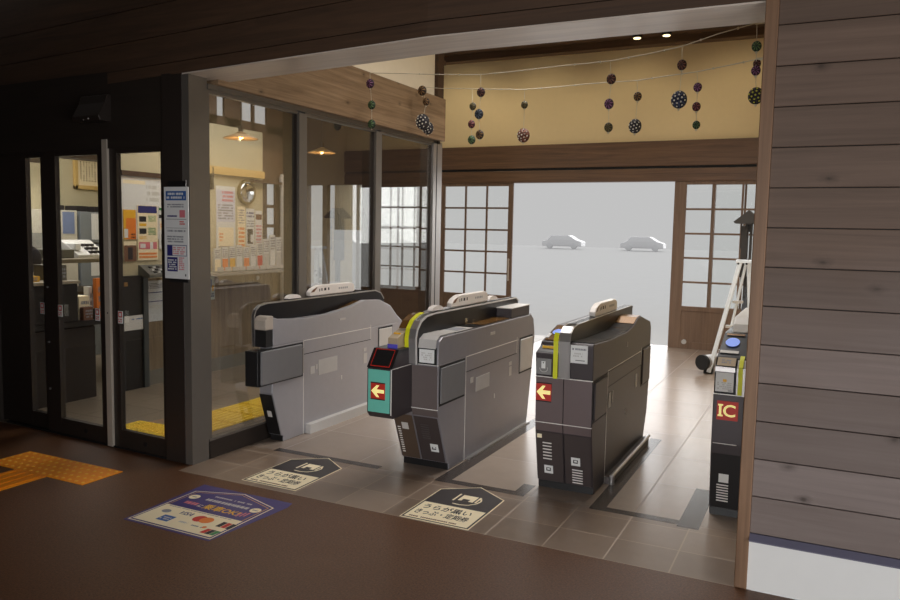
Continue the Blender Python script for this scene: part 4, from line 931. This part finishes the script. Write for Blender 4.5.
# ------------------------------------------------------------------ floor stickers
def house(m, x0, x1, y0, ys, yp, z, mat):
    xm = (x0+x1)/2; m.add([(x0, y0, z), (x1, y0, z), (x1, ys, z), (xm, yp, z), (x0, ys, z)], [(0, 1, 2, 3, 4)], mat)
def ticket_sticker(x0, x1, y0, ys, yp, label):
    m = MB(SIGNBLACK); w = x1-x0
    m.prism([(x0-.012, y0-.012), (x1+.012, y0-.012), (x1+.012, ys+.006), ((x0+x1)/2, yp+.014), (x0-.012, ys+.006)], 'z', 0, .0015, PAPER2)
    house(m, x0-.005, x1+.005, y0-.005, ys, yp+.006, .0019, SIGNBLACK)
    yc = y0+(ys-y0)*.52
    m.quad((x0+.006, y0+.006, .0022), (w-.012, 0, 0), (0, yc-y0, 0), PAPER2)
    m.text('うらが黒い', (x0+.035, yc-.100, .0025), (w-.10, 0, 0), (0, .076, 0), INK)
    m.text('きっぷ・定期券', (x0+.03, yc-.192, .0025), (w-.075, 0, 0), (0, .076, 0), INK)
    m.marks((x0+.03, y0+.018, .0025), (w-.08, 0, 0), (0, .026, 0), plain('brown print', srgb(110, 70, 50), .6), 1, 5, 26)
    # hand holding a ticket
    cx, cy = x0+w*.52, yc+.17
    m.quad((cx-.045, cy-.05, .0025), (.10, 0, 0), (0, .10, 0), PAPER2); m.quad((cx-.075, cy-.07, .0024), (.012, 0, 0), (0, .13, 0), PAPER2); m.quad((cx+.065, cy-.05, .0024), (.012, 0, 0), (0, .1, 0), PAPER2)
    m.quad((cx-.02, cy-.05, .0028), (.045, 0, 0), (0, .035, 0), SIGNBLACK)
    pts = [(cx-.05, cy-.115), (cx+.0, cy-.12), (cx+.05, cy-.105), (cx+.085, cy-.06), (cx+.095, cy-.01), (cx+.08, cy+.03)]
    for p, q in zip(pts[:-1], pts[1:]):
        d = Vector((q[0]-p[0], q[1]-p[1])).normalized()*.005
        m.add([(p[0]-d.y, p[1]+d.x, .0026), (p[0]+d.y, p[1]-d.x, .0026), (q[0]+d.y, q[1]-d.x, .0026), (q[0]-d.y, q[1]+d.x, .0026)], [(0, 1, 2, 3)], PAPER2)
    return tag(m.build('floor_sticker', origin=(x0, y0, 0)), label, 'floor sticker')
ticket_sticker(-2.12, -1.705, 3.752, 4.265, 4.405, 'house-shaped ticket sticker on the tiles before the lane right of the teal-fronted gate')
ticket_sticker(-3.335, -2.925, 3.80, 4.30, 4.445, 'house-shaped ticket sticker on the tiles before the lane left of the teal-fronted gate')
m = MB(VIOLET); m.prism([(-3.458, 2.945), (-2.826, 2.945), (-2.772, 3.53), (-2.79, 3.60), (-3.487, 3.60)], 'z', 0, .0012)
x0, x1, y0, ys, yp = -3.432, -2.846, 2.975, 3.475, 3.572
house(m, x0-.012, x1+.012, y0-.012, ys+.01, yp+.014, .0016, PAPER2); house(m, x0-.004, x1+.004, y0-.004, ys+.005, yp+.005, .0020, VIOLET)
house(m, x0+.012, x1-.012, y0+.010, ys-.008, yp-.01, .0023, GOLD); house(m, x0+.016, x1-.016, y0+.014, ys-.011, yp-.014, .0025, VIOLET)
m.quad((x0+.006, y0+.006, .0028), (x1-x0-.012, 0, 0), (0, .255, 0), PAPER2)
z = .0031
m.marks((x0+.04, y0+.242, z), (.50, 0, 0), (0, .012, 0), GREYINK, 1, 8, 40)
m.text('VISA', (x0+.17, y0+.175, z), (.10, 0, 0), (.012, .045, 0), NAVYINK)
def disc(cx, cy, r, mat, z=z, k=1.0): m.add([(cx+r*math.cos(a*PI/10), cy+k*r*math.sin(a*PI/10), z) for a in range(20)], [tuple(range(20))], mat)
disc(x0+.345, y0+.175, .042, RED); disc(x0+.395, y0+.175, .042, ORANGE, z+.0002)
for k, c in enumerate((BLUEINK, RED, GREEN)): m.quad((x0+.495+k*.034, y0+.135, z), (.030, 0, 0), (0, .07, 0), (INK, RED, INK)[k] if k != 1 else RED)
disc(x0+.09, y0+.175, .03, GREYINK, z, .8)
m.quad((x0+.13, y0+.055, z), (.085, 0, 0), (0, .075, 0), BLUEINK); m.marks((x0+.137, y0+.07, z+.0002), (.07, 0, 0), (0, .045, 0), PALE, 2, 4, 4)
m.marks((x0+.265, y0+.08, z), (.07, 0, 0), (0, .03, 0), PALE, 1, 4, 6)
m.marks((x0+.37, y0+.075, z), (.08, 0, 0), (0, .022, 0), GREYINK, 1, 5, 7); disc(x0+.455, y0+.095, .014, ORANGE)
for k, c in enumerate((RED, INK, GREEN)): m.quad((x0+.48+k*.032, y0+.03, z), (.030, 0, 0), (.008, .06, 0), c)
disc(x0+.06, y0+.425, .035, PAPER2); disc(x1-.055, y0+.425, .035, PAPER2)
m.marks((x0+.04, y0+.415, z+.0003), (.04, 0, 0), (0, .02, 0), GREYINK, 1, 4, 5); m.marks((x1-.075, y0+.415, z+.0003), (.04, 0, 0), (0, .02, 0), GREYINK, 1, 6, 5)
m.marks((x0+.17, y0+.475, z), (.30, 0, 0), (0, .028, 0), PALE, 1, 12, 18)
m.marks((x0+.155, y0+.405, z), (.33, 0, 0), (0, .05, 0), PALE, 1, 13, 11)
m.marks((x0+.075, y0+.31, z), (.10, 0, 0), (0, .06, 0), PINK, 1, 14, 3)
m.text('に', (x0+.185, y0+.31, z), (.03, 0, 0), (0, .035, 0), PAPER2)
m.text('乗車OK!', (x0+.225, y0+.30, z), (.26, 0, 0), (0, .075, 0), GOLD)
for k in range(3): m.quad((x1-.10+k*.02, y0+.30+.01*k, z), (.011, 0, 0), (0, .06, 0), PINK)
tag(m.build('floor_sticker', origin=(x0, y0, 0)), 'violet payment card sticker with VISA logo on the brown floor', 'floor sticker')

# ------------------------------------------------------------------ hanging garlands
def ball_mat(name, base, petal, n):
    t = NT(name)
    tc = t.n('ShaderNodeTexCoord'); sp = t.n('ShaderNodeSeparateXYZ'); t.l(tc.outputs['Generated'], sp.inputs[0])
    x = t.math('SUBTRACT', sp.outputs[0], .5); zz = t.math('SUBTRACT', sp.outputs[2], .5)
    a = t.math('ARCTAN2', zz, x); rr = t.math('SQRT', t.math('ADD', t.math('MULTIPLY', x, x), t.math('MULTIPLY', zz, zz)))
    s = t.math('SINE', t.math('MULTIPLY', a, n)); band = t.math('SUBTRACT', 1.0, t.math('ABSOLUTE', t.math('SUBTRACT', t.math('MULTIPLY', rr, 4.2), 1.15)))
    f = t.math('GREATER_THAN', t.math('ADD', s, t.math('MULTIPLY', band, 1.1)), 1.15)
    t.bsdf(t.mix(f, base, petal), .7); MATS[name] = t.m; return t.m
BM = {'maroon': ball_mat('maroon cloth', srgb(44, 18, 20), srgb(122, 79, 64), 8), 'olive': ball_mat('olive cloth', srgb(51, 43, 24), srgb(108, 97, 57), 8),
      'blue': ball_mat('blue grey cloth', srgb(31, 36, 47), srgb(100, 112, 128), 8), 'red': ball_mat('dark red cloth', srgb(63, 20, 28), srgb(136, 79, 79), 6),
      'brown': ball_mat('brown cloth', srgb(43, 28, 18), srgb(144, 108, 64), 8), 'green': ball_mat('green cloth', srgb(27, 44, 31), srgb(93, 122, 72), 8),
      'purple': ball_mat('purple cloth', srgb(50, 21, 44), srgb(144, 93, 136), 8), 'dark': ball_mat('dark cloth', srgb(30, 28, 34), srgb(58, 54, 60), 8),
      'orange': ball_mat('orange brown cloth', srgb(86, 41, 27), srgb(136, 86, 64), 9), 'navy': ball_mat('navy cloth', srgb(28, 32, 52), srgb(70, 80, 110), 8)}
DOTW = plain('white dot', srgb(230, 226, 214), .7); DOTY = plain('yellow dot', srgb(210, 210, 60), .7)
THREAD = plain('white thread', srgb(205, 198, 180), .8)
_pr = {}
def ornament(kind, dots, c, r, parent, o):
    key = (kind, dots)
    if key not in _pr:
        m = MB(BM[kind]); m.ball((0, 0, 0), 1, None, (.95, .8, 1.06), 18, 12)
        if dots:
            dm = DOTY if dots == 'y' else DOTW
            for ring, n, el in ((0, 1, 0), (1, 6, .5), (2, 8, .92)):
                for k in range(n):
                    a = 2*PI*k/n+ring*.3; rad = math.sin(el)
                    for sgn in (-1, 1):
                        m.ball((.95*rad*math.cos(a), sgn*.8*math.cos(el), 1.06*rad*math.sin(a)), .115, dm, (1, .35, 1), 8, 6)
        ob = m.build('ornament', None, (0, 0, 0)); _pr[key] = ob
    else:
        ob = _pr[key].copy(); COL.objects.link(ob)
    ob.parent = parent; ob.location = Vector(c)-o; ob.scale = (r, r, r); return ob
S1=[(-3.78,5.989,3.044),(-3.346,5.777,2.969),(-2.835,5.527,2.878),(-2.39,5.308,2.805),(-2.082,5.158,2.776),(-1.65,4.946,2.742),(-1.414,4.831,2.72),(-1.26,4.755,2.707),(-1.016,4.636,2.702),(-0.796,4.528,2.705),(-0.585,4.425,2.732),(-0.393,4.331,2.744)]
S2=[(-3.78,6.984,3.092),(-3.448,6.726,3.014),(-2.796,6.219,2.881),(-2.205,5.758,2.762),(-1.815,5.456,2.707),(-1.526,5.231,2.67),(-1.131,4.923,2.61),(-0.912,4.753,2.592),(-0.72,4.603,2.574),(-0.529,4.455,2.567),(-0.379,4.338,2.563)]
STRANDS = [
( (-2.384, 5.306, 2.802) , [(-2.375, 5.301, 2.675, 0.0334, 'maroon', ''), (-2.391, 5.309, 2.518, 0.0358, 'blue', ''), (-2.378, 5.302, 2.365, 0.0329, 'brown', '')] ),
( (-2.916, 6.312, 2.904) , [(-2.898, 6.298, 2.75, 0.0329, 'olive', ''), (-2.911, 6.308, 2.596, 0.0348, 'red', ''), (-2.905, 6.304, 2.458, 0.0375, 'green', '')] ),
( (-2.207, 5.76, 2.762) , [(-2.202, 5.756, 2.644, 0.0291, 'olive', ''), (-2.205, 5.759, 2.407, 0.0529, 'orange', 'w')] ),
( (-1.267, 4.759, 2.707) , [(-1.253, 4.752, 2.596, 0.0308, 'maroon', ''), (-1.263, 4.757, 2.447, 0.0309, 'purple', ''), (-1.26, 4.755, 2.304, 0.0279, 'olive', '')] ),
( (-1.135, 4.926, 2.611) , [(-1.125, 4.918, 2.51, 0.027, 'brown', ''), (-1.136, 4.927, 2.328, 0.043, 'dark', 'w')] ),
( (-0.799, 4.53, 2.705) , [(-0.794, 4.527, 2.602, 0.0281, 'maroon', ''), (-0.802, 4.531, 2.411, 0.047, 'navy', 'w')] ),
( (-0.723, 4.606, 2.574) , [(-0.714, 4.599, 2.486, 0.025, 'purple', ''), (-0.716, 4.6, 2.378, 0.0251, 'red', ''), (-0.711, 4.596, 2.275, 0.0228, 'green', '')] ),
( (-0.393, 4.331, 2.744) , [(-0.388, 4.328, 2.626, 0.0258, 'green', ''), (-0.385, 4.327, 2.503, 0.0248, 'purple', ''), (-0.378, 4.323, 2.374, 0.0414, 'dark', 'y')] ),
( (-0.381, 4.34, 2.564) , [(-0.383, 4.341, 2.541, 0.0207, 'maroon', '')] ),
( (-3.78, 5.989, 3.044) , [(-3.775, 5.987, 2.949, 0.0387, 'purple', ''), (-3.749, 5.974, 2.758, 0.0378, 'green', ''), (-3.746, 5.972, 2.588, 0.0387, 'green', '')] ),
( (-3.77, 6.976, 3.09) , [(-3.783, 6.986, 3.056, 0.0467, 'brown', ''), (-3.703, 6.924, 2.932, 0.0372, 'brown', ''), (-3.767, 6.974, 2.743, 0.0732, 'dark', 'w'), (-3.659, 6.89, 2.664, 0.0601, 'dark', 'w')] ),]

SLAB = ['hanging strand of maroon, blue and brown balls, above the teal-fronted gate', 'hanging strand of olive, red and green balls, nearest the left end of the cream wall',
        'hanging strand of a small olive ball over a large orange-brown one', 'hanging strand of maroon, purple and olive balls on the upper string near its middle',
        'hanging strand of a small brown ball over a large white-dotted black one', 'hanging strand of a maroon ball over the largest navy white-dotted ball',
        'hanging strand of purple, red and green balls on the lower string', 'hanging strand of green, purple and yellow-dotted dark balls beside the wooden post',
        'short strand with one maroon ball at the right end of the lower string', 'hanging strand of one purple and two green balls before the pale side beam',
        'hanging strand of two brown balls and two overlapping white-dotted balls before the pale side beam']
def pull(p):
    p = Vector(p)
    while p.x < -3.70: p = Vector((p.x*.985, p.y*.985, 1.65+(p.z-1.65)*.985))
    return p
for lab, pts, A in (('upper white string of the ornament garlands across the passage', S1, None), ('lower white string of the ornament garlands across the passage', S2, None)):
    m = MB(THREAD); pts = [pull(q) if i else Vector(q) for i, q in enumerate(pts)]
    for i, (p, q) in enumerate(zip(pts[:-1], pts[1:])):
        m.cyl(p, q, .0028, None, 5)
        if i: m.ball((p+q)/2, .007, None, (1, 1, 1), 6, 4)
    tag(m.build('garland_string', origin=pts[5]), lab, 'string', 'garland strings')
for lab, (top, balls) in zip(SLAB, STRANDS):
    top = pull(top)
    t = thing('ornament_strand', top, lab, 'hanging ornament', 'hanging ball ornaments'); o = t.location.copy()
    cs = [pull(b[:3]) for b in balls]
    m = MB(THREAD); prev = top
    for c, b in zip(cs, balls):
        m.cyl(prev, c, .0018, None, 5); prev = c; m.ball((c.x, c.y, c.z-b[3]*1.15), .0075, None, (1, 1, 1), 6, 4)
    m.build('thread', t, o)
    for c, b in zip(cs, balls): ornament(b[4], b[5], c, b[3], t, o)
# the strings' knots on the right
m = MB(THREAD)
for q in (S1[-1], S2[-1]): m.box(q[0]-.01, -.02, q[1]-.006, q[1]+.006, q[2]-.006, q[2]+.006)
struct(m.build('trim_23'))

# ------------------------------------------------------------------ ladder, roller and lantern by the right lattice door
t = thing('folding_ladder', (-.95, 9.5, 0), 'white folding ladder leaning beside the right lattice door', 'ladder'); o = t.location.copy()
def bar(m, p, q, w, d, mat=None):
    p, q = Vector(p), Vector(q); a = (q-p).normalized(); u = a.cross(Vector((0, 1, 0))).normalized()*w/2; v = Vector((0, d/2, 0))
    vs = [p-u-v, p+u-v, p+u+v, p-u+v, q-u-v, q+u-v, q+u+v, q-u+v]
    m.add(vs, [(0, 3, 2, 1), (4, 5, 6, 7), (0, 1, 5, 4), (1, 2, 6, 5), (2, 3, 7, 6), (3, 0, 4, 7)], mat)
m = MB(WHITEMETAL); bar(m, (-1.19, 9.5, .02), (-.90, 9.5, 1.36), .05, .05); m.build('front_rail', t, o, .006)
m = MB(WHITEMETAL); bar(m, (-1.06, 9.56, .02), (-.84, 9.56, 1.36), .03, .04); m.build('front_rail', t, o, .006)
m = MB(WHITEMETAL); bar(m, (-.72, 9.62, .02), (-.80, 9.56, 1.36), .07, .05); m.build('rear_rail', t, o, .006)
m = MB(PALE)
for f in (.2, .42, .64): bar(m, (-1.15+.29*f, 9.52, .02+1.34*f), (-.98+.2*f, 9.56, .02+1.34*f), .03, .06)
m.build('rung', t, o)
m = MB(WHITEMETAL); m.box(-.95, -.74, 9.47, 9.60, 1.335, 1.375); m.build('top_cap', t, o, .006)
m = MB(GROOVE)
for x, z in ((-.92, 1.33), (-.83, 1.33), (-.83, 1.0), (-.845, .94)): m.cyl((x, 9.47, z), (x, 9.48, z), .012)
m.build('rivet', t, o)
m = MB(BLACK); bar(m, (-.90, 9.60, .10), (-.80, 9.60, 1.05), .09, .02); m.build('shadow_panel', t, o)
t = thing('floor_roller', (-1.22, 9.55, .1), 'short silver roller with black end lying at the foot of the white ladder', 'roller'); o = t.location.copy()
m = MB(SILVER); m.cyl((-1.26, 9.45, .14), (-1.04, 9.85, .14), .085, None, 20); m.build('tube', t, o)
m = MB(RUBBER); m.cyl((-1.268, 9.435, .14), (-1.25, 9.468, .14), .092, None, 20); m.box(-1.25, -1.15, 9.5, 9.62, 0, .06); m.build('end_cap', t, o)
t = thing('garden_lantern', (-.85, 10.2, 0), 'dark wooden lantern with small gabled roof behind the white ladder', 'lantern'); o = t.location.copy()
cx, cy = -.87, 10.0
m = MB(plain('lantern roof', srgb(58, 54, 50), .6)); m.prism([(cx-.17, 1.82), (cx, 1.96), (cx+.17, 1.82), (cx+.15, 1.80), (cx-.15, 1.80)], 'y', cy-.14, cy+.14)
m.build('roof', t, o)
m = MB(plain('lantern wood', srgb(50, 46, 42), .6)); m.box(cx-.075, cx-.005, cy-.07, cy+.07, 1.15, 1.77); m.box(cx+.015, cx+.04, cy-.05, cy+.05, 1.15, 1.82); m.box(cx-.09, cx-.08, cy-.02, cy+.02, 1.5, 1.82); m.box(cx-.04, cx+.04, cy-.04, cy+.04, 1.7, 1.82); m.build('body', t, o)
m = MB(plain('lantern wood', srgb(50, 46, 42), .6)); m.box(cx-.03, cx+.03, cy-.03, cy+.03, 0, 1.16); m.build('post', t, o)
m = MB(GROOVE)
for z in (1.66, 1.33): m.ball((cx+.09, cy-.05, z), .02)
m.box(cx+.085, cx+.095, cy-.055, cy-.045, 1.33, 1.82); m.build('bell_cord', t, o)

# ------------------------------------------------------------------ forecourt outside
struct(MB(PAVE).box(-60, 40, 11.65, 90, -.12, -.02).build('ground'))
def car(x, y, label):
    t = thing('parked_car', (x, y, 0), label, 'car', 'parked cars on the forecourt'); o = t.location.copy()
    m = MB(CARWHITE); m.prism([(x-2.1, .25), (x-2.15, .7), (x-1.6, .85), (x-1.1, 1.35), (x+.7, 1.38), (x+1.5, .9), (x+2.05, .75), (x+2.1, .25)], 'y', y, y+1.6); m.build('body', t, o, .05)
    m = MB(CARGLASS); m.prism([(x-1.4, .87), (x-1.0, 1.28), (x+.6, 1.3), (x+1.25, .9)], 'y', y-.005, y+.01); m.build('side_window', t, o)
    for wx in (x-1.3, x+1.3):
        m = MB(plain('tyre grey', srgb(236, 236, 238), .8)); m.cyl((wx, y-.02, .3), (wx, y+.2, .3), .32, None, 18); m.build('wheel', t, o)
car(-24.6, 76, 'pale parked car left of the other car outside the doorway')
car(-16.4, 76, 'pale parked car at the right edge of the doorway view')

# ------------------------------------------------------------------ light
w = bpy.data.worlds.new('sky'); SC.world = w; w.use_nodes = True
bg = w.node_tree.nodes['Background']; bg.inputs[0].default_value = (1, 1, 1, 1); bg.inputs[1].default_value = .535
def sun(energy, elev, az, ang, col=(1, 1, 1)):
    l = bpy.data.lights.new('sun', 'SUN'); l.energy = energy; l.angle = math.radians(ang); l.color = col
    o = bpy.data.objects.new('sun', l); COL.objects.link(o)
    d = Vector((math.sin(math.radians(az))*math.cos(math.radians(elev)), math.cos(math.radians(az))*math.cos(math.radians(elev)), math.sin(math.radians(elev))))
    o.rotation_euler = d.to_track_quat('Z', 'Y').to_euler(); return o
def area(name, loc, target, sx, sy, energy, col=(1, 1, 1)):
    l = bpy.data.lights.new(name, 'AREA'); l.shape = 'RECTANGLE'; l.size = sx; l.size_y = sy; l.energy = energy; l.color = col
    o = bpy.data.objects.new(name, l); COL.objects.link(o); o.location = loc
    if abs(loc[0]-target[0])+abs(loc[1]-target[1]) > 1e-4: o.rotation_euler = (Vector(loc)-Vector(target)).to_track_quat('Z', 'Y').to_euler()
    return o
sun(3.2, 30, 2, 86)
area('platform_daylight', (3.9, .8, .6), (-.3, 3.6, .35), 4.0, 1.0, 138, (.97, .98, 1))
cl = area('concourse_fill', (-1.3, -5.7, 1.3), (-1.6, 4.4, .55), 1.8, 1.6, 21); cl.data.spread = math.radians(46)  # added fill lamp behind the camera, narrowed to brighten the gate fronts
hl = area('hall_fill', (-1.9, 7.4, 4.15), (-1.9, 7.4, 0), 1.8, 4.5, 115, (1, .97, .93)); hl.data.spread = math.radians(120)  # added overhead fill for the lanes and gates, no fitting modelled
area('office_light', (-7.4, 5.2, 2.82), (-7.4, 5.2, 0), 1.6, 1.8, 75, (1, .97, .92))
area('waiting_room_light', (-5.0, 6.2, 3.4), (-5.0, 6.2, 0), 1.2, 2.6, 46, (1, .98, .94))
def spot(loc, target, e, col=(1, .74, .42), size=70):
    l = bpy.data.lights.new('washer_and_fill', 'SPOT'); l.energy = e; l.color = col; l.spot_size = math.radians(size); l.spot_blend = .8; l.shadow_soft_size = .06
    o = bpy.data.objects.new('washer_and_fill', l); COL.objects.link(o); o.location = loc
    o.rotation_euler = (Vector(loc)-Vector(target)).to_track_quat('Z', 'Y').to_euler()
for x, e_ in ((-5.4, 27), (-4.1, 19), (-2.7, 16), (-1.2, 16)): spot((x, 10.2, 4.1), (x, 11.5, 2.9), e_, (1, .86, .62), 110)
for y in (5.2, 6.8): spot((-2.5, y, 4.1), (-3.87, y, 3.3), 16, (1, .9, .75), 110)  # extra spots added only to brighten the pale side wall
# downlight fittings in the hall ceiling
for x, lab in ((-2.54, 'small recessed downlight in the hall ceiling, left of its pair'), (-2.14, 'small recessed downlight in the hall ceiling, right of its pair')):
    t = thing('downlight', (x, 10.93, 4.4), lab, 'ceiling light', 'hall downlights'); o = t.location.copy()
    MB(BLACK).cyl((x, 10.93, 4.36), (x, 10.93, 4.41), .07, None, 16).build('trim_ring', t, o)
    MB(emit('downlight glow', srgb(255, 226, 170), 3)).cyl((x, 10.93, 4.352), (x, 10.93, 4.362), .05, None, 16).build('lens', t, o)

# ------------------------------------------------------------------ camera
cd = bpy.data.cameras.new('camera'); cam = bpy.data.objects.new('camera', cd); COL.objects.link(cam)
F_, YAW, PIT, ROL = 766.0, -.45563, -.090729, .0196155
cd.sensor_fit = 'HORIZONTAL'; cd.sensor_width = 36; cd.lens = F_/900*36; cd.clip_end = 300; cd.clip_start = .05
fwd = Vector((math.sin(YAW)*math.cos(PIT), math.cos(YAW)*math.cos(PIT), math.sin(PIT)))
rt = Vector((math.cos(YAW), -math.sin(YAW), 0)); upv = rt.cross(fwd)
r_ = math.cos(ROL)*rt+math.sin(ROL)*upv; u_ = -math.sin(ROL)*rt+math.cos(ROL)*upv
from mathutils import Matrix
cam.matrix_world = Matrix(((r_.x, u_.x, -fwd.x, 0), (r_.y, u_.y, -fwd.y, 0), (r_.z, u_.z, -fwd.z, 1.65), (0, 0, 0, 1)))
SC.camera = cam
SC.view_settings.view_transform = 'Standard'; SC.view_settings.look = 'None'; SC.view_settings.exposure = 0; SC.view_settings.gamma = 1
SC.view_settings.use_curve_mapping = False
SC.cycles.use_denoising = True
SC.cycles.max_bounces = 10; SC.cycles.diffuse_bounces = 5; SC.cycles.glossy_bounces = 5; SC.cycles.transparent_max_bounces = 16
SC.cycles.sample_clamp_indirect = 6; SC.cycles.blur_glossy = .5
